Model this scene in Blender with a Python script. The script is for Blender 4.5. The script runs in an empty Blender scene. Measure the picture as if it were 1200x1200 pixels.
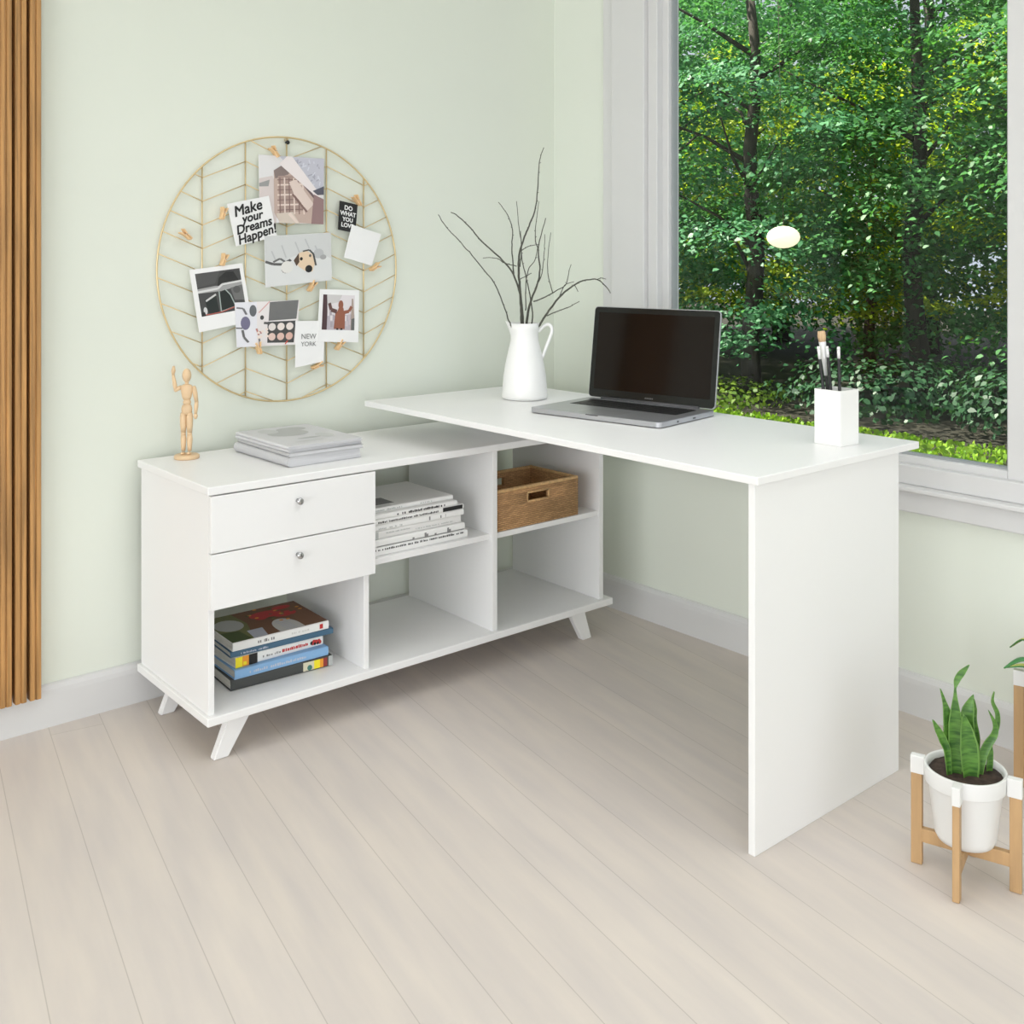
import bpy, bmesh, math, random
from mathutils import Vector, Matrix, noise
R = math.radians
rnd = random.Random(7)
SC = bpy.context.scene
COL = SC.collection

# ------------------------------------------------------------------ materials
MATS = {}
def mat(name, col, rough=.5, metal=0., spec=.5, var=0., scale=8., stretch=(1, 1, 1), bump=0., trans=0., coat=0.):
    if name in MATS: return MATS[name]
    m = bpy.data.materials.new(name); m.use_nodes = True
    nt = m.node_tree; b = nt.nodes['Principled BSDF']
    b.inputs['Base Color'].default_value = (*col, 1)
    b.inputs['Roughness'].default_value = rough
    b.inputs['Metallic'].default_value = metal
    b.inputs['Specular IOR Level'].default_value = spec
    b.inputs['Coat Weight'].default_value = coat
    if var or bump:
        tc = nt.nodes.new('ShaderNodeTexCoord'); mp = nt.nodes.new('ShaderNodeMapping')
        mp.inputs['Scale'].default_value = stretch
        nz = nt.nodes.new('ShaderNodeTexNoise'); nz.inputs['Scale'].default_value = scale
        nz.inputs['Detail'].default_value = 6
        nt.links.new(tc.outputs['Object'], mp.inputs[0]); nt.links.new(mp.outputs[0], nz.inputs['Vector'])
        if var:
            cr = nt.nodes.new('ShaderNodeValToRGB')
            cr.color_ramp.elements[0].position = .3; cr.color_ramp.elements[1].position = .7
            cr.color_ramp.elements[0].color = (*[c * (1 - var) for c in col], 1)
            cr.color_ramp.elements[1].color = (*[min(1, c * (1 + var)) for c in col], 1)
            nt.links.new(nz.outputs[0], cr.inputs[0]); nt.links.new(cr.outputs[0], b.inputs['Base Color'])
        if bump:
            bp = nt.nodes.new('ShaderNodeBump'); bp.inputs['Strength'].default_value = bump
            bp.inputs['Distance'].default_value = .002
            nt.links.new(nz.outputs[0], bp.inputs['Height']); nt.links.new(bp.outputs[0], b.inputs['Normal'])
    MATS[name] = m
    return m

def leaf_mat(name, c1, c2, transl=.45):
    m = bpy.data.materials.new(name); m.use_nodes = True; nt = m.node_tree
    for n in list(nt.nodes): nt.nodes.remove(n)
    out = nt.nodes.new('ShaderNodeOutputMaterial'); geo = nt.nodes.new('ShaderNodeNewGeometry')
    cr = nt.nodes.new('ShaderNodeValToRGB')
    cr.color_ramp.elements[0].color = (*c1, 1); cr.color_ramp.elements[1].color = (*c2, 1)
    nt.links.new(geo.outputs['Random Per Island'], cr.inputs[0])
    b = nt.nodes.new('ShaderNodeBsdfPrincipled'); b.inputs['Roughness'].default_value = .45
    b.inputs['Specular IOR Level'].default_value = .35
    t = nt.nodes.new('ShaderNodeBsdfTranslucent')
    hs = nt.nodes.new('ShaderNodeMix'); hs.data_type = 'RGBA'; hs.blend_type = 'MULTIPLY'; hs.inputs[0].default_value = .8
    hs.inputs[7].default_value = (.92, 1., .32, 1)
    mx = nt.nodes.new('ShaderNodeMixShader'); mx.inputs[0].default_value = transl
    nt.links.new(cr.outputs[0], b.inputs['Base Color']); nt.links.new(cr.outputs[0], hs.inputs[6])
    nt.links.new(hs.outputs[2], t.inputs[0])
    nt.links.new(b.outputs[0], mx.inputs[1]); nt.links.new(t.outputs[0], mx.inputs[2]); nt.links.new(mx.outputs[0], out.inputs[0])
    return m

def glass_mat():
    m = bpy.data.materials.new('window_glass'); m.use_nodes = True; nt = m.node_tree
    for n in list(nt.nodes): nt.nodes.remove(n)
    out = nt.nodes.new('ShaderNodeOutputMaterial')
    tr = nt.nodes.new('ShaderNodeBsdfTransparent'); gl = nt.nodes.new('ShaderNodeBsdfGlossy'); gl.inputs['Roughness'].default_value = .02
    tr.inputs[0].default_value = (.97, .98, .975, 1)
    fr = nt.nodes.new('ShaderNodeFresnel'); fr.inputs['IOR'].default_value = 1.38
    mx = nt.nodes.new('ShaderNodeMixShader')
    ge = nt.nodes.new('ShaderNodeNewGeometry'); iv = nt.nodes.new('ShaderNodeMath'); iv.operation = 'SUBTRACT'; iv.inputs[0].default_value = 1.
    mu = nt.nodes.new('ShaderNodeMath'); mu.operation = 'MULTIPLY'
    nt.links.new(ge.outputs['Backfacing'], iv.inputs[1]); nt.links.new(iv.outputs[0], mu.inputs[0]); nt.links.new(fr.outputs[0], mu.inputs[1])
    nt.links.new(mu.outputs[0], mx.inputs[0]); nt.links.new(tr.outputs[0], mx.inputs[1]); nt.links.new(gl.outputs[0], mx.inputs[2])
    nt.links.new(mx.outputs[0], out.inputs[0])
    return m

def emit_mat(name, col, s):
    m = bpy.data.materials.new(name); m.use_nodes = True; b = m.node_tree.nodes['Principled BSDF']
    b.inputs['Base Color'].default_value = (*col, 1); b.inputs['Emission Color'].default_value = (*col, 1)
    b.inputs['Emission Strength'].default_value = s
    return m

def floor_mat():
    m = bpy.data.materials.new('whitewashed_planks'); m.use_nodes = True; nt = m.node_tree; b = nt.nodes['Principled BSDF']
    tc = nt.nodes.new('ShaderNodeTexCoord'); mp = nt.nodes.new('ShaderNodeMapping')
    mp.inputs['Rotation'].default_value = (0, 0, R(-80)); mp.inputs['Location'].default_value = (.37, .013, 0)
    nt.links.new(tc.outputs['Object'], mp.inputs[0])
    br = nt.nodes.new('ShaderNodeTexBrick'); br.inputs['Scale'].default_value = 1.0
    br.inputs['Brick Width'].default_value = 5.2; br.inputs['Row Height'].default_value = .1245
    br.inputs['Mortar Size'].default_value = .0011; br.inputs['Mortar Smooth'].default_value = .4
    br.inputs['Color1'].default_value = (.61, .56, .522, 1); br.inputs['Color2'].default_value = (.593, .542, .503, 1)
    br.inputs['Mortar'].default_value = (.46, .42, .385, 1); br.offset = .37
    nt.links.new(mp.outputs[0], br.inputs['Vector'])
    m2 = nt.nodes.new('ShaderNodeMapping'); m2.inputs['Scale'].default_value = (1.2, 9, 1)
    nt.links.new(mp.outputs[0], m2.inputs[0])
    nz = nt.nodes.new('ShaderNodeTexNoise'); nz.inputs['Scale'].default_value = 2.2; nz.inputs['Detail'].default_value = 5
    nt.links.new(m2.outputs[0], nz.inputs['Vector'])
    cr = nt.nodes.new('ShaderNodeValToRGB')
    cr.color_ramp.elements[0].position = .3; cr.color_ramp.elements[0].color = (.93, .93, .95, 1)
    cr.color_ramp.elements[1].position = .7; cr.color_ramp.elements[1].color = (1.05, 1.04, 1.02, 1)
    mx = nt.nodes.new('ShaderNodeMix'); mx.data_type = 'RGBA'; mx.blend_type = 'MULTIPLY'; mx.inputs[0].default_value = 1
    nt.links.new(nz.outputs[0], cr.inputs[0]); nt.links.new(br.outputs[0], mx.inputs[6]); nt.links.new(cr.outputs[0], mx.inputs[7])
    nt.links.new(mx.outputs[2], b.inputs['Base Color'])
    b.inputs['Roughness'].default_value = .55; b.inputs['Specular IOR Level'].default_value = .25
    return m

def weave_mat():
    m = bpy.data.materials.new('wicker'); m.use_nodes = True; nt = m.node_tree; b = nt.nodes['Principled BSDF']
    tc = nt.nodes.new('ShaderNodeTexCoord'); mp = nt.nodes.new('ShaderNodeMapping')
    sx = nt.nodes.new('ShaderNodeSeparateXYZ'); ad = nt.nodes.new('ShaderNodeMath'); cb = nt.nodes.new('ShaderNodeCombineXYZ')
    nt.links.new(tc.outputs['Object'], sx.inputs[0])
    nt.links.new(sx.outputs[0], ad.inputs[0]); nt.links.new(sx.outputs[1], ad.inputs[1])
    nt.links.new(ad.outputs[0], cb.inputs[0]); nt.links.new(sx.outputs[2], cb.inputs[1])
    br = nt.nodes.new('ShaderNodeTexBrick'); br.inputs['Scale'].default_value = 1
    br.inputs['Brick Width'].default_value = .017; br.inputs['Row Height'].default_value = .0055
    br.inputs['Mortar Size'].default_value = .0009; br.inputs['Mortar Smooth'].default_value = .8
    br.inputs['Color1'].default_value = (.64, .385, .185, 1); br.inputs['Color2'].default_value = (.45, .26, .115, 1)
    br.inputs['Mortar'].default_value = (.25, .14, .06, 1)
    nt.links.new(cb.outputs[0], br.inputs['Vector'])
    bp = nt.nodes.new('ShaderNodeBump'); bp.inputs['Strength'].default_value = .6; bp.inputs['Distance'].default_value = .001; bp.invert = True
    nt.links.new(br.outputs['Fac'], bp.inputs['Height']); nt.links.new(bp.outputs[0], b.inputs['Normal'])
    nt.links.new(br.outputs[0], b.inputs['Base Color']); b.inputs['Roughness'].default_value = .65
    return m

def snake_mat():
    m = bpy.data.materials.new('banded_leaf'); m.use_nodes = True; nt = m.node_tree; b = nt.nodes['Principled BSDF']
    tc = nt.nodes.new('ShaderNodeTexCoord'); mp = nt.nodes.new('ShaderNodeMapping'); mp.inputs['Scale'].default_value = (25, 25, 150)
    nz = nt.nodes.new('ShaderNodeTexNoise'); nz.inputs['Scale'].default_value = 1; nz.inputs['Detail'].default_value = 3
    nt.links.new(tc.outputs['Object'], mp.inputs[0]); nt.links.new(mp.outputs[0], nz.inputs['Vector'])
    cr = nt.nodes.new('ShaderNodeValToRGB')
    cr.color_ramp.elements[0].position = .35; cr.color_ramp.elements[0].color = (.025, .095, .012, 1)
    cr.color_ramp.elements[1].position = .62; cr.color_ramp.elements[1].color = (.10, .24, .035, 1)
    nt.links.new(nz.outputs[0], cr.inputs[0]); nt.links.new(cr.outputs[0], b.inputs['Base Color'])
    b.inputs['Roughness'].default_value = .4
    return m

W_LAM = mat('white_laminate', (.80, .80, .80), .38, spec=.4, var=.006, scale=3)
W_PAINT = mat('white_trim_paint', (.62, .62, .62), .45, var=.01, scale=4)
WALL = mat('pale_green_paint', (.70, .735, .662), .85, spec=.2, var=.012, scale=1.6, bump=.04)
CEIL = mat('ceiling_paint', (.82, .83, .82), .9)
FLOOR = floor_mat()
GLASS = glass_mat()
CHROME = mat('chrome', (.55, .55, .56), .18, metal=1)
GOLD = mat('brass_wire', (.70, .55, .31), .4, metal=.6, var=.08, scale=20)
BAMBOO = mat('bamboo_slat', (.41, .215, .072), .5, var=.40, scale=11, stretch=(9, 9, .3))
BAMBOO_D = mat('slat_backing', (.26, .13, .055), .7, var=.2, scale=8, stretch=(6, 6, .4))
PINE = mat('light_wood', (.46, .29, .14), .5, var=.16, scale=10, stretch=(4, 4, .6))
MANN = mat('mannequin_wood', (.68, .49, .30), .5, var=.07, scale=25, stretch=(1, 1, .4))
PEG = mat('peg_wood', (.76, .52, .28), .6, var=.1, scale=60)
CERAM = mat('white_ceramic', (.84, .84, .83), .3, spec=.5, var=.01, scale=5)
POTW = mat('white_pot', (.72, .72, .71), .42, var=.01, scale=12)
SOIL = mat('potting_soil', (.045, .028, .02), .95, var=.5, scale=90, bump=1.)
TWIG = mat('dark_twig', (.075, .075, .06), .8, var=.35, scale=60)
ALU = mat('grey_aluminium', (.50, .505, .53), .38, metal=.85, var=.02, scale=20)
ALU_D = mat('dark_hinge', (.06, .06, .065), .4)
KEYS = mat('black_keys', (.012, .012, .013), .45)
SCREEN = mat('black_screen', (.008, .0045, .003), .09, spec=.22)
BEZEL = mat('black_bezel', (.012, .013, .012), .14, spec=.3)
PAPER = mat('white_paper', (.80, .80, .80), .7, var=.01, scale=10)
PAGE = mat('page_edges', (.70, .68, .63), .8, var=.12, scale=300, stretch=(.05, .05, 1))
BLACK = mat('black_ink', (.012, .012, .012), .6)
GREYINK = mat('grey_ink', (.22, .22, .22), .7)
WICK = weave_mat()
SNAKE = snake_mat()
LEAFEDGE = mat('pale_leaf_edge', (.13, .27, .05), .45)
def flat(name, c, r=.55): return mat(name, c, r)

# ------------------------------------------------------------------ mesh helpers
def BM(): return bmesh.new()
def box(bm, x0, x1, y0, y1, z0, z1, bev=0., seg=2, mi=0):
    x0, x1 = min(x0, x1), max(x0, x1); y0, y1 = min(y0, y1), max(y0, y1); z0, z1 = min(z0, z1), max(z0, z1)
    t = bmesh.new()
    vs = [t.verts.new(p) for p in [(x0,y0,z0),(x1,y0,z0),(x1,y1,z0),(x0,y1,z0),(x0,y0,z1),(x1,y0,z1),(x1,y1,z1),(x0,y1,z1)]]
    for f in [(3,2,1,0),(4,5,6,7),(0,1,5,4),(1,2,6,5),(2,3,7,6),(3,0,4,7)]: t.faces.new([vs[i] for i in f])
    if bev: bmesh.ops.bevel(t, geom=t.edges[:], offset=bev, segments=seg, affect='EDGES', profile=.5)
    merge(bm, t, mi)
def merge(bm, t, mi=None, M=None):
    t.verts.index_update(); vm = []
    for v in t.verts: vm.append(bm.verts.new(M @ v.co if M else v.co))
    for f in t.faces:
        try: nf = bm.faces.new([vm[v.index] for v in f.verts])
        except ValueError: continue
        nf.material_index = f.material_index if mi is None else mi
        nf.smooth = f.smooth
    t.free()
def tube(bm, pts, rad, n=8, mi=0, cap=True, flat_z=None):
    pts = [Vector(p) for p in pts]
    if not hasattr(rad, '__len__'): rad = [rad] * len(pts)
    rings = []; prev = None
    for i, p in enumerate(pts):
        d = (pts[min(i + 1, len(pts) - 1)] - pts[max(i - 1, 0)]).normalized()
        if prev is None: a = d.orthogonal().normalized()
        else: a = (prev - d * prev.dot(d)).normalized()
        prev = a; b = d.cross(a)
        rings.append([bm.verts.new(p + (a * math.cos(2 * math.pi * k / n) + b * math.sin(2 * math.pi * k / n)) * rad[i]) for k in range(n)])
    for i in range(len(rings) - 1):
        for k in range(n):
            f = bm.faces.new([rings[i][k], rings[i][(k + 1) % n], rings[i + 1][(k + 1) % n], rings[i + 1][k]]); f.smooth = True; f.material_index = mi
    if cap:
        f = bm.faces.new(rings[0][::-1]); f.material_index = mi
        f = bm.faces.new(rings[-1]); f.material_index = mi
def lathe(bm, prof, n=40, c=(0, 0), mi=0, sx=1., sy=1.):
    rings = []
    for r, z in prof:
        if r < 1e-6: rings.append([bm.verts.new((c[0], c[1], z))])
        else: rings.append([bm.verts.new((c[0] + sx * r * math.cos(2 * math.pi * k / n), c[1] + sy * r * math.sin(2 * math.pi * k / n), z)) for k in range(n)])
    for a, b in zip(rings, rings[1:]):
        for k in range(n):
            k2 = (k + 1) % n
            if len(a) == 1 and len(b) == 1: continue
            if len(a) == 1: vs = [a[0], b[k2], b[k]]
            elif len(b) == 1: vs = [a[k], a[k2], b[0]]
            else: vs = [a[k], a[k2], b[k2], b[k]]
            f = bm.faces.new(vs); f.smooth = True; f.material_index = mi
def prism(bm, poly, axis, a0, a1, mi=0, bev=0.):
    """extrude a 2D polygon along an axis"""
    t = bmesh.new()
    def P(p, a): return {'x': (a, p[0], p[1]), 'y': (p[0], a, p[1]), 'z': (p[0], p[1], a)}[axis]
    A = [t.verts.new(P(p, a0)) for p in poly]; B = [t.verts.new(P(p, a1)) for p in poly]
    t.faces.new(A[::-1]); t.faces.new(B); n = len(poly)
    for i in range(n): t.faces.new([A[i], A[(i + 1) % n], B[(i + 1) % n], B[i]])
    bmesh.ops.recalc_face_normals(t, faces=t.faces[:])
    if bev: bmesh.ops.bevel(t, geom=t.edges[:], offset=bev, segments=2, affect='EDGES')
    merge(bm, t, mi)
def sphere(bm, c, r, sz=1., n=16, mi=0, sx=1., sy=1.):
    prof = [(r * math.sin(math.pi * i / 10), c[2] - sz * r * math.cos(math.pi * i / 10)) for i in range(11)]
    prof[0] = (0, prof[0][1]); prof[-1] = (0, prof[-1][1])
    lathe(bm, prof, n, (c[0], c[1]), mi, sx, sy)

def worigin(o):
    v = Vector((0, 0, 0))
    while o: v += Vector(o.location); o = o.parent
    return v
def obj(name, bm, mats, parent=None, world=True, loc=None, smooth=False):
    """link a bmesh as ONE mesh object; coordinates are the place's own, moved to the parent's origin"""
    me = bpy.data.meshes.new(name)
    if not isinstance(mats, (list, tuple)): mats = [mats]
    off = worigin(parent) if (parent and world) else Vector(loc) if loc else None
    if off is not None and world: bmesh.ops.translate(bm, verts=bm.verts[:], vec=-off)
    bmesh.ops.recalc_face_normals(bm, faces=bm.faces[:])
    bm.to_mesh(me); bm.free()
    for m in mats: me.materials.append(m)
    if smooth:
        for p in me.polygons: p.use_smooth = True
    o = bpy.data.objects.new(name, me); COL.objects.link(o)
    if parent: o.parent = parent
    elif loc: o.location = loc
    return o
def thing(name, label, cat, loc=(0, 0, 0), rz=0., group=None):
    o = bpy.data.objects.new(name, None); COL.objects.link(o); o.empty_display_size = .05
    o.location = loc; o.rotation_euler = (0, 0, rz)
    o['label'] = label; o['category'] = cat
    if group: o['group'] = group
    return o
def tag(o, label, cat, group=None):
    o['label'] = label; o['category'] = cat
    if group: o['group'] = group
    return o
def struct(name, bm, m):
    o = obj(name, bm, m); o['kind'] = 'structure'; return o
def copy_tree(o, parent=None):
    c = o.copy(); COL.objects.link(c)
    if parent: c.parent = parent
    for ch in list(o.children): copy_tree(ch, c)
    return c
def text_mesh(s, size, bold=0., shear=0., align='CENTER', line=1.):
    cu = bpy.data.curves.new('lettering', 'FONT'); cu.body = s; cu.size = size; cu.align_x = align; cu.align_y = 'CENTER'
    cu.shear = shear; cu.space_line = line; cu.resolution_u = 3
    t = bpy.data.objects.new('lettering', cu); COL.objects.link(t)
    dg = bpy.context.evaluated_depsgraph_get(); me = bpy.data.meshes.new_from_object(t.evaluated_get(dg))
    bm = BM(); bm.from_mesh(me)
    if bold:                                              # heavier strokes: a few copies set slightly apart
        src = bm.copy()
        for k in range(6): merge(bm, src.copy(), 0, Matrix.Translation((bold * math.cos(k * 1.047), bold * math.sin(k * 1.047), .00001 * (k + 1))))
        src.free()
    COL.objects.unlink(t); bpy.data.objects.remove(t); bpy.data.curves.remove(cu); bpy.data.meshes.remove(me)
    return bm

# ------------------------------------------------------------------ the room
XS, YR = -8.0, -8.0                                  # unseen side and rear walls, with broad unglazed openings added for the light
b = BM(); box(b, XS, 0, YR, 0, -.1, 0); struct('floor', b, FLOOR)
b = BM(); box(b, XS - 2.6, .15, YR - .15, .15, 2.7, 2.85); struct('ceiling', b, CEIL)  # overhang past the side wall is added to keep the sun out
b = BM(); box(b, XS - .15, 0, 0, .15, 0, 2.7); struct('wall_left', b, WALL)
WY0, WY1, WZ0, WZ1 = -1.80, -.46, .60, 2.35          # window opening in the right wall
b = BM()
box(b, 0, .15, WY1, .15, 0, 2.7); box(b, 0, .15, YR, WY0, 0, 2.7)
box(b, 0, .15, WY0, WY1, 0, WZ0); box(b, 0, .15, WY0, WY1, WZ1, 2.7)
struct('wall_right', b, WALL)
b = BM()
box(b, XS - .15, XS + .5, YR - .15, YR, 0, 2.7); box(b, -.6, .15, YR - .15, YR, 0, 2.7); box(b, XS + .5, -.6, YR - .15, YR, 2.5, 2.7)
struct('wall_rear', b, WALL)
b = BM()
box(b, XS - .15, XS, YR, YR + .8, 0, 2.7); box(b, XS - .15, XS, -.4, 0, 0, 2.7); box(b, XS - .15, XS, YR + .8, -.4, 2.5, 2.7)
struct('wall_side', b, WALL)
# baseboards: profile with a rounded lip
prof = [(0, 0), (-.016, 0), (-.016, .082), (-.0145, .094), (-.010, .1035), (-.004, .107), (0, .107)]
b = BM(); prism(b, prof, 'x', XS, 0); struct('baseboard_left', b, W_PAINT)
b = BM(); prism(b, prof, 'y', YR, -.016); struct('baseboard_right', b, W_PAINT)

# window 1: casing, sash, mullion, pane
w = bpy.data.objects.new('window_1', None); COL.objects.link(w); w.location = (0, -1.13, .6); w['kind'] = 'structure'
b = BM()                                              # flat casing boards round the opening
box(b, -.022, 0, -.46, -.31, .585, 2.5, .003)
box(b, -.022, 0, -1.95, -1.80, .585, 2.5, .003)
box(b, -.022, 0, -1.80, -.46, 2.35, 2.5, .003)
box(b, -.012, 0, -.312, -.262, .54, 2.54, .002)       # thin outer moulding
box(b, -.012, 0, -2.0, -1.95, .54, 2.54, .002)
box(b, -.020, 0, -2.02, -.262, .528, .585, .004)      # apron under the sill
obj('window_casing', b, W_PAINT, w)
b = BM(); box(b, -.034, .03, -1.98, -.30, .583, .597, .004); obj('window_sill', b, W_PAINT, w)
b = BM()                                              # outer frame, stepped back into the wall
box(b, -.004, .10, -.502, -.46, .597, 2.35, .003); box(b, -.004, .10, -1.80, -1.76, .597, 2.35, .003)
box(b, -.004, .10, -1.76, -.502, .597, .648, .003); box(b, -.004, .10, -1.76, -.502, 2.30, 2.35, .003)
obj('window_frame', b, W_PAINT, w)
b = BM()                                              # sash
box(b, .022, .075, -.528, -.500, .646, 2.302, .003); box(b, .022, .075, -1.765, -1.628, .646, 2.302, .003)
box(b, .022, .075, -1.628, -.528, .646, .668, .003); box(b, .022, .075, -1.628, -.528, 2.27, 2.302, .003)
obj('window_sash', b, W_PAINT, w)
GASK = mat('grey_gasket', (.33, .35, .36), .6)
b = BM()
box(b, .036, .060, -.534, -.526, .666, 2.272); box(b, .036, .060, -1.630, -1.622, .666, 2.272)
box(b, .036, .060, -1.622, -.534, .666, .673); box(b, .036, .060, -1.622, -.534, 2.265, 2.272)
obj('window_gasket', b, GASK, w)
b = BM(); box(b, .046, .052, -1.626, -.530, .670, 2.268); obj('window_pane', b, GLASS, w)

# ------------------------------------------------------------------ slatted wood panel at the left
PANEL = thing('slatted_wood_panel', 'vertical bamboo-coloured slatted wood panel mounted on the green wall', 'wall panel', (-2.0, 0, .085))
b = BM(); box(b, -2.30, -1.778, -.010, -.0005, .085, 2.69); obj('backing_board', b, BAMBOO_D, PANEL)
for k in range(14):
    x1 = -1.783 - k * .0345
    b = BM()
    prism(b, [(x1 - .027, -.010), (x1 - .027, -.038), (x1 - .025, -.041), (x1 - .017, -.041), (x1 - .0155, -.037), (x1 - .013, -.037), (x1 - .0115, -.041), (x1 - .002, -.041), (x1, -.038), (x1, -.010)], 'z', .088, 2.69)
    obj('slat', b, BAMBOO, PANEL)

# ------------------------------------------------------------------ the L-shaped desk
DESK = thing('corner_desk', 'white L-shaped desk with drawers and open shelves under a raised desktop', 'desk', (-.87, -.55, 0))
def dpart(name, boxes, parent=DESK, m=W_LAM, bev=.0012):
    b = BM()
    for q in boxes: box(b, *q, bev)
    return obj(name, b, m, parent)
dpart('desktop', [(-.871, -.245, -1.543, -.10, .7435, .760)], bev=.0018)
dpart('end_panel', [(-.864, -.316, -1.531, -1.515, 0, .7435)])
dpart('riser_board', [(-.50, -.484, -.44, -.12, .6565, .7435), (-.27, -.254, -.44, -.12, .6565, .7435), (-.484, -.27, -.14, -.124, .6565, .7435)])
dpart('cabinet_top', [(-1.541, -.206, -.481, -.04, .6365, .6565)], bev=.0025)
dpart('cabinet_base', [(-1.542, -.189, -.482, -.04, .0945, .115)], bev=.0025)
YB = -.046
dpart('cabinet_side', [(-1.533, -1.518, -.466, YB, .115, .6365)])
dpart('cabinet_side', [(-.237, -.219, -.468, YB, .115, .6365)])
dpart('divider', [(-1.103, -1.087, -.464, YB, .115, .6365)])
dpart('divider', [(-.671, -.653, -.468, YB, .115, .6365)])
dpart('shelf', [(-1.087, -.671, -.455, YB, .378, .394)])
dpart('shelf', [(-.653, -.237, -.460, YB, .378, .394)])
dpart('shelf', [(-1.518, -1.103, -.440, YB, .372, .376)])
for z0, z1 in ((.3655, .4965), (.4995, .6335)):
    d = dpart('drawer', [(-1.533, -1.078, -.4815, -.4665, z0, z1), (-1.510, -1.498, -.4665, -.10, z0 + .02, z1 - .03), (-1.125, -1.113, -.4665, -.10, z0 + .02, z1 - .03),
                         (-1.498, -1.125, -.112, -.10, z0 + .02, z1 - .03), (-1.498, -1.125, -.4665, -.112, z0 + .02, z0 + .026)])
    b = BM(); zc = z0 + .0925
    t = bmesh.new(); lathe(t, [(0, 0), (.005, 0), (.005, .008), (.0075, .010), (.0088, .014), (.0082, .0175), (.0064, .0188), (0, .018)], 24)
    merge(b, t, 0, Matrix.Translation((-1.307, -.4815, zc)) @ Matrix.Rotation(R(90), 4, 'X'))
    k = obj('knob', b, CHROME, d); k['label'] = 'small chrome knob'
def leg(xt, xb, yt, yb):
    """a flat splayed leg: tapers down and leans outwards"""
    b = BM(); hw = .030; hb = .019; t = .022
    sg = 1 if yb < yt else -1
    T = [(xt - hw, yt), (xt + hw, yt), (xt + hw, yt + t), (xt - hw, yt + t)]
    B = [(xb - hb, yb), (xb + hb, yb), (xb + hb, yb + t), (xb - hb, yb + t)]
    A = [b.verts.new((x, y, .0945)) for x, y in T]; C = [b.verts.new((x, y, .0005)) for x, y in B]
    b.faces.new(A); b.faces.new(C[::-1])
    for i in range(4): b.faces.new([A[i], A[(i + 1) % 4], C[(i + 1) % 4], C[i]])
    bmesh.ops.recalc_face_normals(b, faces=b.faces[:])
    bmesh.ops.bevel(b, geom=b.edges[:], offset=.002, segments=2, affect='EDGES')
    obj('leg', b, W_LAM, DESK)
leg(-1.447, -1.497, -.457, -.457); leg(-.325, -.283, -.462, -.462)
leg(-1.447, -1.497, -.135, -.135); leg(-.325, -.283, -.135, -.135)

# ------------------------------------------------------------------ books and magazines
def marks(bm, x0, x1, z, h, y, mi, seed, gap=.35):
    """a line of small dark strokes standing for unreadable spine lettering"""
    q = random.Random(seed); x = x0
    while x < x1:
        wd = h * q.uniform(.25, .7); hh = h * q.uniform(.6, 1)
        if q.random() > .16: box(bm, x, min(x + wd, x1), y - .0003, y, z, z + hh, mi=mi)
        x += wd + h * (gap * q.uniform(.4, 1.2))
def clusters(bm, gap):
    """split printed marks into one mesh per line of print, wherever the spine stays bare for longer than gap"""
    isl = []; seen = set()
    for v in bm.verts:
        if v in seen: continue
        st = [v]; seen.add(v); I = []
        while st:
            q = st.pop(); I.append(q)
            for e in q.link_edges:
                o = e.other_vert(q)
                if o not in seen: seen.add(o); st.append(o)
        isl.append((min(q.co.x for q in I), max(q.co.x for q in I), I))
    isl.sort(key=lambda a: a[0]); out = []; end = -9
    for x0, x1, I in isl:
        if x0 - end > gap: out.append([])
        out[-1].append(I); end = max(end, x1)
    res = []
    for grp in out:
        n = bmesh.new(); mp = {}
        for I in grp:
            for q in I: mp[q] = n.verts.new(q.co)
        for f in bm.faces:
            if f.verts[0] in mp: nf = n.faces.new([mp[q] for q in f.verts]); nf.material_index = f.material_index; nf.smooth = f.smooth
        res.append(n)
    bm.free(); return res
def book(label, loc, L, D, H, cover, rz=0., cat='book', group=None, page=PAGE, spine_draw=None, top_draw=None, extra=(), hard=.0022):
    t = thing('book', label, cat, loc, rz, group)
    b = BM()                                                    # boards and a gently rounded spine
    box(b, 0, L, .003, D, 0, hard, .0004); box(b, 0, L, .003, D, H - hard, H, .0004)
    prism(b, [(.005, 0), (.0015, .0008), (0, H * .25), (0, H * .75), (.0015, H - .0008), (.005, H), (.005, H - hard), (.0025, H * .5), (.005, hard)], 'x', 0, L)
    obj('cover', b, cover, t, world=False)
    b = BM(); box(b, .003, L - .003, .0042, D - .004, hard, H - hard); obj('pages', b, page, t, world=False)
    if spine_draw:
        b = BM(); spine_draw(b, L, H)
        for c in clusters(b, .022): obj('spine_print', c, list(extra), t, world=False)
    if top_draw:
        b = BM(); top_draw(b, L, D, H); obj('cover_print', b, list(extra), t, world=False)
    return t
def patch(bm, pts, z, mi):
    f = bm.faces.new([bm.verts.new((p[0], p[1], z)) for p in pts]); f.material_index = mi
def ell(cx, cy, rx, ry, n=20, a0=0, a1=360):
    return [(cx + rx * math.cos(R(a0 + (a1 - a0) * i / n)), cy + ry * math.sin(R(a0 + (a1 - a0) * i / n))) for i in range(n + (0 if a1 - a0 == 360 else 1))]

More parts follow.
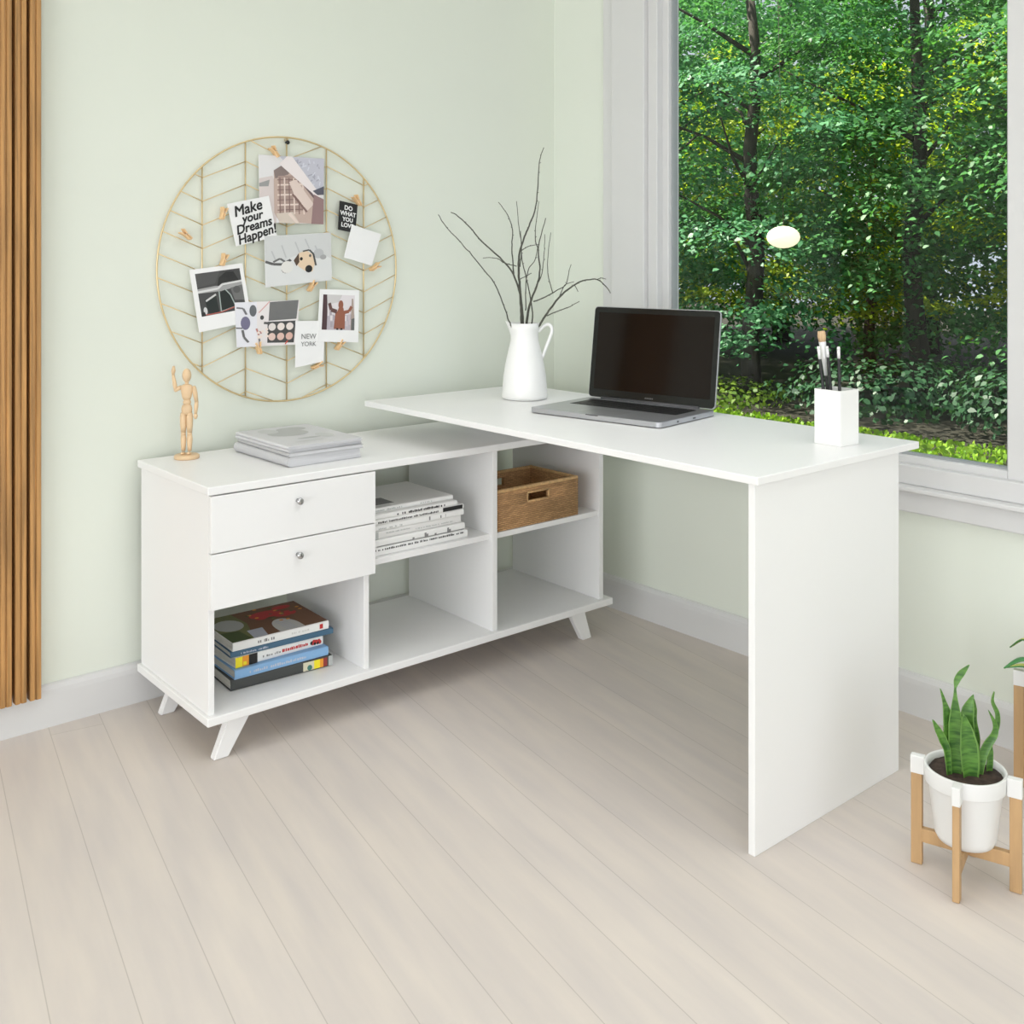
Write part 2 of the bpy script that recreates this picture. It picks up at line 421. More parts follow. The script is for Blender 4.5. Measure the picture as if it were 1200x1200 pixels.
G = 'coloured books in the lower left compartment'
C_CHAR = flat('charcoal_cover', (.055, .058, .056)); C_LBLUE = flat('sky_blue_cover', (.23, .42, .68)); C_WHITE = flat('white_cover', (.80, .80, .79), .4)
C_STEEL = flat('steel_blue_cover', (.055, .13, .21)); C_RED = flat('red_print', (.50, .03, .03)); C_YEL = flat('yellow_print', (.85, .72, .02))
C_ORG = flat('orange_print', (.80, .32, .03)); C_BRN = flat('brown_print', (.17, .075, .035)); C_OLV = flat('olive_print', (.16, .17, .06))
C_GRN = flat('green_print', (.06, .09, .02)); C_CREAM = flat('cream_print', (.66, .62, .46)); C_LAV = flat('lavender_print', (.50, .53, .62)); C_GREY = flat('pale_grey_print', (.44, .46, .45))
C_TEAL = flat('teal_print', (.05, .18, .15)); C_DRED = flat('dark_red_print', (.28, .035, .03))
z = .115
def sd(bm, L, H):
    box(bm, L * .70, L * .81, -.0004, .0002, .003, H - .003, mi=0); sphere(bm, (L * .765, -.0006, H * .35), .007, mi=2, sy=.05)
    box(bm, L * .81, L * .87, -.0004, .0002, .003, H - .003, mi=3); box(bm, L * .87, L * .905, -.0004, .0002, .003, H - .003, mi=1)
    box(bm, L * .905, L * .945, -.0004, .0002, .003, H - .003, mi=4); box(bm, L * .96, L * 1.0, -.0004, .0002, .001, H - .001, mi=5)
book('thick charcoal book with an orange and cream spine patch, bottom of the colourful stack', (-1.432, -.372, z + .0004), .280, .215, .028, C_CHAR, R(-3.2), group=G, spine_draw=sd,
     extra=[C_CREAM, C_ORG, C_TEAL, C_YEL, C_DRED, C_GREY]); z += .0285
def sd(bm, L, H): marks(bm, L * .15, L * .75, H * .35, H * .3, -.0002, 0, 3)
book('sky blue book lying second from the bottom of the colourful stack', (-1.424, -.378, z), .262, .21, .0235, C_LBLUE, R(-1.2), group=G, spine_draw=sd, extra=[C_LAV]); z += .0238
def sd(bm, L, H):
    box(bm, 0, L * .075, -.0004, .0002, .0005, H - .0005, mi=0); box(bm, L * .075, L * .145, -.0004, .0002, .0005, H - .0005, mi=1)
    box(bm, L * .145, L * .24, -.0004, .0002, .0005, H - .0005, mi=2); box(bm, L * .085, L * .12, -.0006, 0, .004, H * .45, mi=0)
    marks(bm, L * .30, L * .50, H * .35, H * .22, -.0002, 4, 5); marks(bm, L * .52, L * .82, H * .34, H * .32, -.0002, 3, 6, .2)
    for i in range(9): sphere(bm, (L * (.865 + .012 * i), -.0004, H * (.35 + .3 * rnd.random())), .005, mi=3 if i % 3 else 2, n=8, sy=.06)
book('white-spined book with a yellow and orange block and red flowers on its spine', (-1.417, -.366, z), .250, .20, .0265, C_WHITE, R(.5), group=G, spine_draw=sd, extra=[C_YEL, C_ORG, BLACK, C_RED, GREYINK]); z += .0268
def sd(bm, L, H): marks(bm, L * .08, L * .35, H * .3, H * .35, -.0002, 0, 9)
book('slim dark steel-blue book lying second from the top of the colourful stack', (-1.428, -.362, z), .285, .21, .0155, C_STEEL, R(-3.), group=G, spine_draw=sd, extra=[C_LAV]); z += .0158
def sd(bm, L, H):
    box(bm, L * .90, L * .935, -.0004, .0002, H * .25, H * .8, mi=0); marks(bm, L * .25, L * .42, H * .35, H * .35, -.0002, 1, 11); marks(bm, L * .6, L * .8, H * .4, H * .25, -.0002, 6, 12)
def td(bm, L, D, H):
    h = H + .0003
    patch(bm, [(.001, .004), (L - .001, .004), (L - .001, D - .001), (.001, D - .001)], h, 3)
    patch(bm, [(.001, .004), (L * .22, .004), (L * .33, D * .55), (L * .3, D - .001), (.001, D - .001)], h + .0002, 5)
    patch(bm, ell(L * .155, D * .60, L * .14, D * .22), h + .0004, 4); patch(bm, [(.001, .004), (L * .2, .004), (L * .18, D * .35), (.001, D * .4)], h + .0004, 8)
    patch(bm, [(L * .22, .004), (L * .36, .004), (L * .40, D * .3), (L * .24, D * .3)], h + .0004, 7)
    patch(bm, ell(L * .62, D * .16, L * .13, D * .30, 16, 0, 180) + [(L * .49, .004), (L * .75, .004)], h + .0004, 6)
    for cx, cy, rx, ry in ((.58, .72, .17, .13), (.75, .60, .12, .10), (.8, .85, .1, .07), (.50, .62, .06, .06)): patch(bm, ell(L * cx, D * cy, L * rx, D * ry), h + .0002 + .0001 * cx, 0)
    for i in range(22): patch(bm, ell(L * rnd.uniform(.38, .97), D * rnd.uniform(.35, .98), .006, .005, 7), h + .00045, rnd.choice([2, 5, 3, 8]))
    for i in range(6): patch(bm, [(L * .56, D * (.05 + .06 * i)), (L * .68, D * (.05 + .06 * i)), (L * .68, D * (.07 + .06 * i)), (L * .56, D * (.07 + .06 * i))], h + .0006, 7)
book('white-spined book with a brown, red and green cover on top of the colourful stack', (-1.424, -.366, z), .268, .205, .0215, C_WHITE, R(-2.), group=G, spine_draw=sd, top_draw=td,
     extra=[C_RED, GREYINK, C_ORG, C_BRN, C_GREY, C_OLV, flat('pale_print', (.6, .6, .58)), C_LAV, C_GRN])

G = 'white books on the middle shelf'
C_OFF = flat('offwhite_cover', (.73, .725, .715), .5); C_OFF2 = flat('soft_grey_cover', (.62, .62, .61), .5)
z = .3944
specs = [  # x0, length, thickness, cover, y, draw, label
    (-1.068, .326, .0225, C_WHITE, -.440, 0, 'large white book with small lettering along its lower spine, bottom of the white stack'),
    (-1.060, .312, .0195, C_WHITE, -.436, 1, 'white book with a grey skyline drawing on its spine, above the bottom book'),
    (-1.052, .296, .0205, C_OFF, -.430, 2, 'off-white book with a grey left spine end, third from the bottom of the white stack'),
    (-1.066, .318, .0175, C_WHITE, -.428, 3, 'white book with big grey letters at its right spine end, mid white stack'),
    (-1.070, .322, .0135, C_WHITE, -.432, 4, 'thin white book with a black patch at the right end of its spine'),
    (-1.072, .300, .0135, C_WHITE, -.430, 5, 'thin white book with dark spine lettering, second from the top of the white stack'),
    (-1.064, .290, .0125, C_WHITE, -.412, 6, 'white book with a grey picture on its cover, topmost of the white stack')]
for x0, L_, H_, cv, y_, k, lb in specs:
    def sd(bm, L, H, k=k):
        if k == 0: marks(bm, L * .04, L * .98, H * .62, H * .26, -.0002, 0, 21)
        if k == 1:
            box(bm, L * .05, L * .99, -.0004, 0, H * .06, H * .13, mi=1)
            for a, hh in ((.42, .4), (.55, .7), (.57, .5), (.66, .35), (.8, .75), (.82, .5)): box(bm, L * a, L * (a + .02), -.0004, 0, H * .1, H * hh, mi=1)
        if k == 2: box(bm, 0, L * .055, -.0004, 0, .001, H - .001, mi=2); marks(bm, L * .14, L * .4, H * .55, H * .18, -.0002, 2, 23); marks(bm, L * .47, L * .9, H * .3, H * .18, -.0002, 2, 24)
        if k == 3: marks(bm, L * .62, L * .80, H * .2, H * .6, -.0002, 1, 25, 1.5); marks(bm, L * .1, L * .35, H * .2, H * .3, -.0002, 2, 26)
        if k == 4: box(bm, L * .77, L * .985, -.0004, 0, H * .1, H - .001, mi=0); marks(bm, L * .1, L * .72, H * .25, H * .42, -.0002, 0, 27); box(bm, 0, L * .04, -.0004, 0, H * .2, H * .9, mi=0)
        if k == 5: marks(bm, L * .32, L * .86, H * .25, H * .5, -.0002, 0, 28, .2)
        if k == 6: marks(bm, L * .1, L * .4, H * .3, H * .35, -.0002, 2, 29); marks(bm, L * .6, L * .75, H * .35, H * .3, -.0002, 2, 30)
    td = None
    if k == 6:
        def td(bm, L, D, H):
            patch(bm, [(L * .12, .03), (L * .38, .03), (L * .38, .10), (L * .12, .10)], H + .0003, 1); patch(bm, [(L * .05, .004), (L * .3, .004), (L * .3, .022), (L * .05, .022)], H + .0003, 3)
    book(lb, (x0, y_, z), L_, .235, H_, cv, R(rnd.uniform(-.8, .8)), group=G, page=mat('white_pages', (.72, .72, .71), .8), spine_draw=sd, top_draw=td, extra=[BLACK, GREYINK, C_GREY, C_OFF2], hard=.0014)
    z += H_ + .0003

# grey magazines on the cabinet top
C_MAG = [flat('grey_magazine_a', (.52, .52, .54), .45), flat('grey_magazine_b', (.45, .45, .46), .45), flat('grey_magazine_c', (.58, .58, .60), .45)]
def magazine(label, loc, rz, H, m, W=.222, D=.300, top=False):
    t = thing('magazine', label, 'magazine', loc, rz, 'magazines on the cabinet top')
    b = BM()                                                   # folded cover: rounded spine on the left, loose edge on the right
    a = [(H * .42 - H * .42 * math.cos(R(q)), H / 2 - H / 2 * math.cos(R(q)) ) for q in ()]
    out = [(W, 0), (H * .45, 0)] + [(H * .45 - H * .45 * math.sin(R(q)), H / 2 - H / 2 * math.cos(R(q))) for q in range(20, 180, 20)] + [(H * .45, H), (W, H * .96), (W, H * .96 - .0012), (H * .45, H - .0014)]
    inn = [(H * .45 - (H * .45 - .0013) * math.sin(R(q)), H / 2 - (H / 2 - .0013) * math.cos(R(q))) for q in range(160, 0, -20)] + [(H * .45, .0013), (W, .0013)]
    prism(b, out + inn, 'y', 0, D); obj('cover', b, m, t, world=False)
    b = BM(); prism(b, [(H * .45, .0016), (W - .002, .0016), (W - .004, H * .94), (H * .45, H - .0016)] + [(H * .45 - (H * .45 - .0016) * math.sin(R(q)), H / 2 - (H / 2 - .0016) * math.cos(R(q))) for q in range(160, 0, -20)], 'y', .001, D - .001); obj('pages', b, mat('magazine_pages', (.56, .56, .58), .7, var=.10, scale=260, stretch=(.02, .02, 1)), t, world=False)
    if top:
        b = BM(); h = H + .0004
        q = random.Random(5)
        for cx, cy, rx, ry, mi in ((.45, .62, .26, .16, 0), (.62, .8, .2, .1, 0), (.3, .8, .12, .12, 1), (.5, .3, .16, .03, 0), (.75, .35, .1, .12, 1), (.4, .16, .2, .02, 1)):
            patch(b, ell(W * cx, D * cy, W * rx, D * ry, 18), h - .0004 * cx + .0001 * q.random(), mi)
        obj('cover_print', b, [flat('mag_print_mid', (.42, .43, .43), .5), flat('mag_print_light', (.52, .53, .53), .5)], t, world=False)
    return t
z = .657
magazine('thick grey magazine at the bottom of the stack beside the mannequin', (-1.290, -.399, z), R(1.), .0265, C_MAG[0]); z += .0268
magazine('slim grey magazine second from the bottom of the stack on the cabinet', (-1.288, -.401, z), R(-.5), .0100, C_MAG[1]); z += .0103
magazine('thin grey magazine just under the top one of the stack on the cabinet', (-1.286, -.397, z), R(.8), .0085, C_MAG[2]); z += .0088
magazine('pale grey magazine with a blurred cover picture on top of the stack', (-1.289, -.400, z), R(0), .0085, C_MAG[2], top=True)

# ------------------------------------------------------------------ wicker basket
BK = thing('wicker_basket', 'brown woven wicker basket with handle holes on the upper right shelf', 'basket', (-.49, -.345, .3944))
bx0, bx1, by0, by1, bz0, bz1 = -.648, -.318, -.455, -.235, .3946, .507
def bwall(b, along, a0, a1, p0, p1, hole):
    """one basket wall with a rectangular hand hole"""
    hz0, hz1 = .467, .492; hm = (a0 + a1) / 2; hw = .042
    for s0, s1, q0, q1 in ([(a0, hm - hw, bz0, bz1), (hm + hw, a1, bz0, bz1), (hm - hw, hm + hw, bz0, hz0), (hm - hw, hm + hw, hz1, bz1)] if hole else [(a0, a1, bz0, bz1)]):
        if along == 'x': box(b, s0, s1, p0, p1, q0, q1)
        else: box(b, p0, p1, s0, s1, q0, q1)
b = BM(); T = .009
bwall(b, 'x', bx0, bx1, by0, by0 + T, True); bwall(b, 'x', bx0, bx1, by1 - T, by1, True)
bwall(b, 'y', by0 + T, by1 - T, bx0, bx0 + T, False); bwall(b, 'y', by0 + T, by1 - T, bx1 - T, bx1, False)
box(b, bx0 + T, bx1 - T, by0 + T, by1 - T, bz0, bz0 + .008)
for i in range(20):                                     # horizontal strands standing proud of the walls
    zz = bz0 + .003 + i * .0056
    if .464 < zz < .494:
        m_ = (bx0 + bx1) / 2
        for a, c in ((bx0, m_ - .043), (m_ + .043, bx1)): tube(b, [(a, by0, zz), (c, by0, zz)], .0022, 6)
    else: tube(b, [(bx0, by0, zz), (bx1, by0, zz)], .0022, 6)
    tube(b, [(bx1, by0, zz), (bx1, by1, zz)], .0022, 6); tube(b, [(bx0, by0, zz), (bx0, by1, zz)], .0022, 6)
obj('woven_body', b, WICK, BK)
RIM = mat('wicker_rim', (.58, .37, .17), .6, var=.2, scale=120)
b = BM()
for (p, q) in (((bx0, by0), (bx1, by0)), ((bx1, by0), (bx1, by1)), ((bx1, by1), (bx0, by1)), ((bx0, by1), (bx0, by0))):
    d = Vector((q[0] - p[0], q[1] - p[1], 0)); n_ = int(d.length / .004)
    pts = [(p[0] + d.x * i / n_, p[1] + d.y * i / n_, .5095 + .0006 * (i % 2)) for i in range(n_ + 1)]
    nrm = Vector((-d.y, d.x, 0)).normalized() * .004
    tube(b, [Vector(v) + nrm for v in pts], [.0056 + .0006 * (i % 2) for i in range(n_ + 1)], 8)
obj('rim', b, RIM, BK)
m_ = (bx0 + bx1) / 2
for yy in (by0, by1):
    b = BM()
    for zz in (.4665, .4925): tube(b, [(m_ - .043, yy, zz), (m_ + .043, yy, zz)], .003, 6)
    for s in (-1, 1): tube(b, [(m_ + s * .043, yy, .4665), (m_ + s * .043, yy, .4925)], .003, 6)
    obj('handle_binding', b, RIM, BK)

# ------------------------------------------------------------------ wooden artist's mannequin
MN = thing('artist_mannequin', "jointed wooden artist's mannequin waving one arm on the cabinet top", 'mannequin', (-1.432, -.105, .6568), R(-40.3)); MN.scale = (1.12, 1.12, 1)
def mpart(name, f, parent=MN):
    b = BM(); f(b); return obj(name, b, MANN, parent, world=False, smooth=False)
mpart('base', lambda b: lathe(b, [(0, 0), (.0285, 0), (.0295, .002), (.0295, .008), (.027, .0105), (0, .0105)], 32))
mpart('head', lambda b: (sphere(b, (0, 0, .222), .0115, 1.65, sx=.92), tube(b, [(0, 0, .196), (0, 0, .206)], .0045, 10)))
mpart('chest', lambda b: lathe(b, [(0, .156), (.0085, .157), (.0115, .165), (.0135, .178), (.0145, .188), (.0125, .1955), (.006, .1985), (0, .199)], 20, sy=.68))
mpart('abdomen', lambda b: sphere(b, (.0005, 0, .150), .0098, 1., sy=.8))
mpart('pelvis', lambda b: lathe(b, [(0, .116), (.008, .117), (.0125, .124), (.013, .134), (.0105, .143), (0, .146)], 20, sy=.72))
for s, fx in ((-1, -.0082), (1, .0068)):
    l = mpart('leg', lambda b: (tube(b, [(fx, 0, .122), (fx, 0, .11), (fx, 0, .09), (fx, 0, .0695)], [.0064, .0080, .0076, .0058], 12), sphere(b, (fx, 0, .0665), .0058),
        tube(b, [(fx, 0, .0635), (fx, .001, .052), (fx, 0, .035), (fx, 0, .020)], [.0056, .0068, .0058, .0046], 12)))
    mpart('foot', lambda b: (sphere(b, (fx, -.004, .0145), .0052, .75, sy=1.9),), l)
def arm(sh, el, wr, ha):
    a = mpart('arm', lambda b: (sphere(b, sh, .0046), tube(b, [sh, Vector(sh).lerp(Vector(el), .4), el], [.0050, .0058, .0043], 10), sphere(b, el, .0046), tube(b, [el, Vector(el).lerp(Vector(wr), .35), wr], [.0042, .0050, .0034], 10)))
    mpart('hand', lambda b: (tube(b, [wr, Vector(wr).lerp(Vector(ha), .45), ha], [.0033, .0052, .0026], 10),), a)
arm((-.0145, 0, .191), (-.0245, -.006, .183), (-.0315, -.004, .225), (-.0300, -.003, .2475))
arm((.0175, 0, .190), (.0225, .003, .150), (.0225, -.004, .121), (.0225, -.005, .106))

# ------------------------------------------------------------------ pitcher and twigs
rt = Vector((.7625, -.647, 0)); fw = Vector((.647, .7625, 0))     # towards the right of / away from the room's viewing corner
VX, VY = -.470, -.378
PT = thing('ceramic_pitcher', 'white ceramic pitcher vase with a looped handle on the desk corner', 'vase', (VX, VY, .7605), R(-40.3))
b = BM()
outer = [(0, 0), (.060, 0), (.069, .003), (.0705, .010), (.069, .03), (.0655, .07), (.059, .11), (.050, .15), (.043, .18), (.0415, .195), (.0435, .212), (.0475, .232)]
inner = [(.0452, .2325), (.041, .212), (.039, .195), (.0405, .18), (.047, .15), (.056, .11), (.062, .07), (.064, .03), (.05, .008), (0, .008)]
lathe(b, outer + inner, 48)
for v in b.verts:                                                  # pull a pouring lip on the side away from the handle
    if v.co.z > .19:
        k = (v.co.z - .19) / .042; a = math.atan2(v.co.y, -v.co.x)
        wgt = math.exp(-(a / .45) ** 2)
        v.co.x -= .012 * k * wgt; v.co.z += .006 * k * wgt
obj('pitcher_body', b, CERAM, PT, world=False)
b = BM()
hp = [(.0425, .205), (.058, .222), (.072, .228), (.082, .220), (.083, .203), (.074, .178), (.064, .152), (.056, .130), (.051, .122)]
def cr_(p, n=5):
    o = []
    for i in range(len(p) - 1):
        p0, p1, p2, p3 = [Vector(p[min(max(j, 0), len(p) - 1)]) for j in (i - 1, i, i + 1, i + 2)]
        for k in range(n):
            t = k / n; o.append(.5 * ((2 * p1) + (p2 - p0) * t + (2 * p0 - 5 * p1 + 4 * p2 - p3) * t * t + (3 * p1 - p0 - 3 * p2 + p3) * t ** 3))
    o.append(Vector(p[-1])); return o
q = cr_([(x, 0, zz) for x, zz in hp]); tube(b, q, [.0052] * len(q), 12)
obj('handle', b, CERAM, PT, world=False)

K = .000705
def tw(pts, d0, d1, r0, r1, buds=True):
    """one twig through points given as (right, up) from the pitcher mouth, leaning in depth"""
    base = Vector((VX, VY, .985)); P = []
    n = len(pts)
    for i, (u, v) in enumerate(pts):
        P.append(base + rt * ((u - 425) * K) + Vector((0, 0, (815 - v) * K)) + fw * (d0 + (d1 - d0) * i / max(1, n - 1)))
    return P, r0, r1
def branch(label, main, subs):
    P, r0, r1 = main
    st = P[0] - (P[1] - P[0]).normalized() * .09                   # the cut end goes down into the pitcher
    st = Vector((VX + (st.x - VX) * .35, VY + (st.y - VY) * .35, .83 + rnd.random() * .02))
    t = thing('bare_twig', label, 'twig', tuple(st), 0, 'bare twigs in the white pitcher')
    def grow(P, r0, r1, name, par):
        b = BM(); Q = cr_([tuple(p) for p in P], 6)
        Q = [p + Vector([noise.noise(p * 55 + Vector((k, 0, 0))) for k in (0, 7, 13)]) * .0016 for p in Q]
        n = len(Q); tube(b, Q, [1.3 * (r0 + (r1 - r0) * i / (n - 1)) for i in range(n)], 7)
        for i in range(4, n - 3, 3):                               # buds
            d = (Q[i + 1] - Q[i]).normalized(); s = d.orthogonal(); s.rotate(Matrix.Rotation(rnd.random() * 6.28, 3, d))
            a = Q[i]; tube(b, [a, a + (s * .8 + d).normalized() * (.004 + .003 * rnd.random())], [.0011, .0006], 5)
        return obj(name, b, TWIG, par)
    m = grow([st] + P, r0, r1, 'stem', t)
    for s in subs: grow(s[0], s[1], s[2], 'side_shoot', t)
branch('long twig arching far to the left, lowest on the left of the pitcher', tw([(372, 830), (355, 790), (340, 740), (300, 640), (265, 590), (200, 510), (130, 430), (85, 380), (58, 338)], -.02, -.10, .0018, .0009), [])
branch('thick twig reaching up left with a short forked side shoot', tw([(412, 830), (408, 720), (400, 660), (370, 580), (305, 508), (240, 450), (180, 380), (130, 335), (105, 323)], -.01, -.03, .0030, .0010),
       [tw([(390, 557), (340, 543), (300, 522), (245, 520)], -.02, -.02, .0012, .0007), tw([(378, 600), (370, 480), (372, 400), (350, 330), (310, 276)], 0, .03, .0017, .0008)])
branch('tallest twig rising straight out of the middle of the pitcher', tw([(420, 830), (408, 690), (400, 600), (400, 540), (405, 490), (420, 440), (450, 370), (470, 315), (480, 250), (487, 160), (495, 80), (510, 33)], 0, .05, .0033, .0009),
       [tw([(403, 495), (440, 472), (490, 462)], 0, .01, .0012, .0008), tw([(404, 615), (440, 595), (455, 588)], 0, -.02, .0011, .0007), tw([(405, 560), (412, 470), (400, 380), (390, 270)], .01, .06, .0014, .0007)])
branch('forked twig curving up right of the tallest one', tw([(432, 825), (445, 740), (455, 700), (480, 640), (492, 570), (485, 480), (495, 430), (518, 345)], .01, .03, .0034, .0010),
       [tw([(487, 490), (473, 440), (475, 380), (490, 270)], .02, .07, .0014, .0007), tw([(470, 660), (500, 590), (512, 500), (515, 415)], .02, .05, .0013, .0007), tw([(430, 750), (430, 640), (440, 575), (470, 530), (480, 480)], 0, -.02, .0014, .0008)])
branch('slender upright twig with a shoot bending right over the handle', tw([(455, 825), (460, 760), (440, 640), (420, 560), (412, 500), (408, 400)], .015, .06, .0020, .0008),
       [tw([(462, 712), (520, 690), (570, 660), (605, 640), (618, 590), (630, 550)], .01, .03, .0016, .0007), tw([(548, 672), (530, 600), (528, 520), (541, 408)], .02, .05, .0012, .0007)])
branch('dark twig bowing out to the right above the laptop', tw([(478, 835), (490, 812), (530, 750), (575, 690), (620, 650), (670, 622), (735, 613), (770, 640), (793, 672)], -.01, -.05, .0032, .0010),
       [tw([(520, 772), (570, 750), (620, 730), (660, 707)], -.02, -.04, .0015, .0007), tw([(575, 690), (600, 640), (640, 625)], -.02, 0, .0012, .0007), tw([(735, 613), (755, 606), (775, 612)], -.045, -.045, .0010, .0006), tw([(640, 640), (655, 665)], -.03, -.04, .0010, .0007)])

# ------------------------------------------------------------------ laptop
LP = thing('laptop', 'open silver-grey laptop with a black screen in the middle of the desktop', 'laptop', (-.476, -.794, .7604), R(-80.5))
# local x runs along the width (towards the desk end), local y points away from the user's side
LW, LD = .428, .283
def rrect(w, d, r, n=6):
    o = []
    for cx, cy, a in ((w / 2 - r, d / 2 - r, 0), (-w / 2 + r, d / 2 - r, 90), (-w / 2 + r, -d / 2 + r, 180), (w / 2 - r, -d / 2 + r, 270)):
        for i in range(n + 1): o.append((cx + r * math.cos(R(a + 90 * i / n)), cy + r * math.sin(R(a + 90 * i / n))))
    return o
LPX = bpy.data.objects
def lpart(name, b, m, parent=LP): return obj(name, b, m, parent, world=False)
b = BM(); prism(b, rrect(LW, LD, .014), 'z', .002, .0155, bev=.0012); base = lpart('keyboard_base', b, ALU)
b = BM(); prism(b, rrect(LW - .075, .112, .004), 'z', .0155, .0158); bmesh.ops.translate(b, verts=b.verts[:], vec=(0, .050, 0)); well = lpart('keyboard_tray', b, KEYS, base)
b = BM()
for r in range(6):
    n_ = 14; kw = (LW - .085) / n_
    for c in range(n_):
        if r == 0 and 4 <= c <= 8:
            if c == 4: box(b, -(LW - .085) / 2 + kw * 4 + .001, -(LW - .085) / 2 + kw * 9 - .001, .050 - .050, .050 - .036, .0158, .0168, .0004)
            continue
        x = -(LW - .085) / 2 + kw * c; y = r * .0178
        box(b, x + .001, x + kw - .001, y, y + .0155, .0158, .0168, .0004)
lpart('keys', b, KEYS, base)
b = BM(); prism(b, rrect(.118, .082, .003), 'z', .0155, .0157); bmesh.ops.translate(b, verts=b.verts[:], vec=(0, -.082, 0)); lpart('trackpad', b, mat('trackpad_grey', (.42, .425, .44), .35, metal=.7), base)
for nm, q in (('port', (LW / 2 - .0006, LW / 2 + .0002, .02, .034, .006, .010)), ('port', (LW / 2 - .0006, LW / 2 + .0002, -.06, -.052, .006, .011)), ('finger_notch', (-.02, .02, -LD / 2 - .0002, -LD / 2 + .001, .013, .0155))):
    b = BM(); box(b, *q); lpart(nm, b, ALU_D, base)
b = BM(); tube(b, [(-LW / 2 + .05, LD / 2 - .006, .0165), (LW / 2 - .05, LD / 2 - .006, .0165)], .0055, 12); lpart('hinge', b, ALU_D)
LID = bpy.data.objects.new('screen_lid', None)
def lid(b):      # lid parts are drawn lying in x/z at y=0 and then tilted back about the hinge
    M = Matrix.Translation((0, LD / 2 - .004, .017)) @ Matrix.Rotation(R(-7.5), 4, 'X')
    bmesh.ops.transform(b, matrix=M, verts=b.verts[:])
    return b
LH = .272
def rr2(w, h, r): return [(x, y + h / 2) for x, y in rrect(w, h, r)]
b = BM(); prism(b, rr2(LW, LH, .012), 'y', 0, .006, bev=.001); LO = lpart('screen_lid', lid(b), ALU)
b = BM(); prism(b, rr2(LW - .004, LH - .004, .011), 'y', -.0006, .0004); bmesh.ops.translate(b, verts=b.verts[:], vec=(0, 0, .002)); lpart('bezel', lid(b), BEZEL, LO)
b = BM(); prism(b, rr2(LW - .036, LH - .044, .001), 'y', -.0010, -.0003); bmesh.ops.translate(b, verts=b.verts[:], vec=(0, 0, .026)); lpart('display', lid(b), SCREEN, LO)
b = BM()
for i in range(5): box(b, -.014 + i * .0058, -.0102 + i * .0058, -.0010, -.0005, .010, .0140)
lpart('bezel_mark', lid(b), mat('bezel_grey', (.10, .10, .10), .4), LO)

# ------------------------------------------------------------------ brush holder
CP = thing('brush_holder', 'square white brush holder box near the right end of the desk', 'holder', (-.4185, -1.4315, .7604), R(-2))
b = BM(); h = .0355
for q in ((-h, h, -h, -h + .004), (-h, h, h - .004, h), (-h, -h + .004, -h + .004, h - .004), (h - .004, h, -h + .004, h - .004)): box(b, *q, 0, .128)
box(b, -h + .004, h - .004, -h + .004, h - .004, 0, .005)
obj('holder_box', b, CERAM, CP, world=False)
def brush(label, foot, rim, tip, handle_end, ferrule_end, rf, bristle):
    """all points (right, depth, up) from the middle of the holder floor"""
    def P(p): return Vector((-.4185, -1.4315, .7604)) + rt * p[0] + fw * p[1] + Vector((0, 0, p[2]))
    a, c = P(foot), P(tip); t = thing('makeup_brush', label, 'brush', tuple(a), 0, 'brushes in the white holder')
    L = lambda k: a.lerp(c, k)
    b = BM(); tube(b, [a, L(handle_end * .5), L(handle_end)], [.0022, .0040, .0036], 12); obj('handle', b, KEYS, t)
    b = BM(); tube(b, [L(handle_end - .01), L(ferrule_end)], [.0036, rf], 14); obj('ferrule', b, mat('pale_ferrule', (.74, .74, .74), .3, metal=.2), t)
    b = BM(); tube(b, [L(ferrule_end), L((1 + ferrule_end) / 2), L(1)], [rf * .92, rf * (1.15 if bristle else 1.), rf * (1. if bristle else .8)], 14)
    obj('bristles', b, mat('tan_bristles', (.58, .40, .24), .9, var=.2, scale=200, stretch=(1, 1, .1)) if bristle else mat('white_bristles', (.78, .78, .76), .8), t)
# crop scale .000249 m; holder centre at crop x 330, rim at z .128
brush('large makeup brush with tan bristles rising highest from the holder', (-.006, .010, .008), 0, (-.0340, .006, .262), .60, .905, .0085, True)
brush('thin brush with a white tip leaning furthest left in the holder', (-.018, -.004, .008), 0, (-.0460, -.012, .228), .875, .97, .0038, False)
brush('black-handled brush with white ferrule directly right of the large brush', (-.006, -.008, .008), 0, (-.0235, -.004, .228), .89, .97, .0036, False)
brush('black-handled brush with a white tip standing rightmost in the holder', (.006, -.014, .008), 0, (-.0022, -.022, .228), .885, .97, .0038, False)

# ------------------------------------------------------------------ round wire photo board
CX, CZ, RR, YW = -1.086, 1.160, .390, -.010
WB = thing('wire_photo_board', 'round gold wire photo display board hanging on the pale green wall', 'photo board', (CX, YW, CZ))
b = BM(); n = 96
tube(b, [(CX + RR * math.cos(2 * math.pi * i / n), YW, CZ + RR * math.sin(2 * math.pi * i / n)) for i in range(n + 1)], .0026, 8, cap=False)
obj('hoop', b, GOLD, WB)
vx = [-1.346, -1.215, -1.083, -.949, -.816]
for x in vx:
    hgt = math.sqrt(RR ** 2 - (x - CX) ** 2)
    b = BM(); tube(b, [(x, YW + .002, CZ - hgt), (x, YW + .002, CZ + hgt)], .0022, 8); obj('upright_wire', b, GOLD, WB)
b = BM()
xs = [CX - RR] + vx + [CX + RR]
lowhi = [1, 0, 1, 0, 1, 0, 1]                                     # high at even columns, low at v1, v3, v5
for i in range(6):
    for k in range(-4, 14):
        zl, zh = 1.418 - .0663 * k, 1.4715 - .0663 * k
        p = Vector((xs[i], zh if lowhi[i] else zl)); q = Vector((xs[i + 1], zh if lowhi[i + 1] else zl))
        ts = [t / 60 for t in range(61) if (p.lerp(q, t / 60) - Vector((CX, CZ))).length <= RR]
        if len(ts) < 3: continue
        a, c = p.lerp(q, ts[0]), p.lerp(q, ts[-1])
        tube(b, [(a.x, YW - .001, a.y), (c.x, YW - .001, c.y)], .0015, 6)
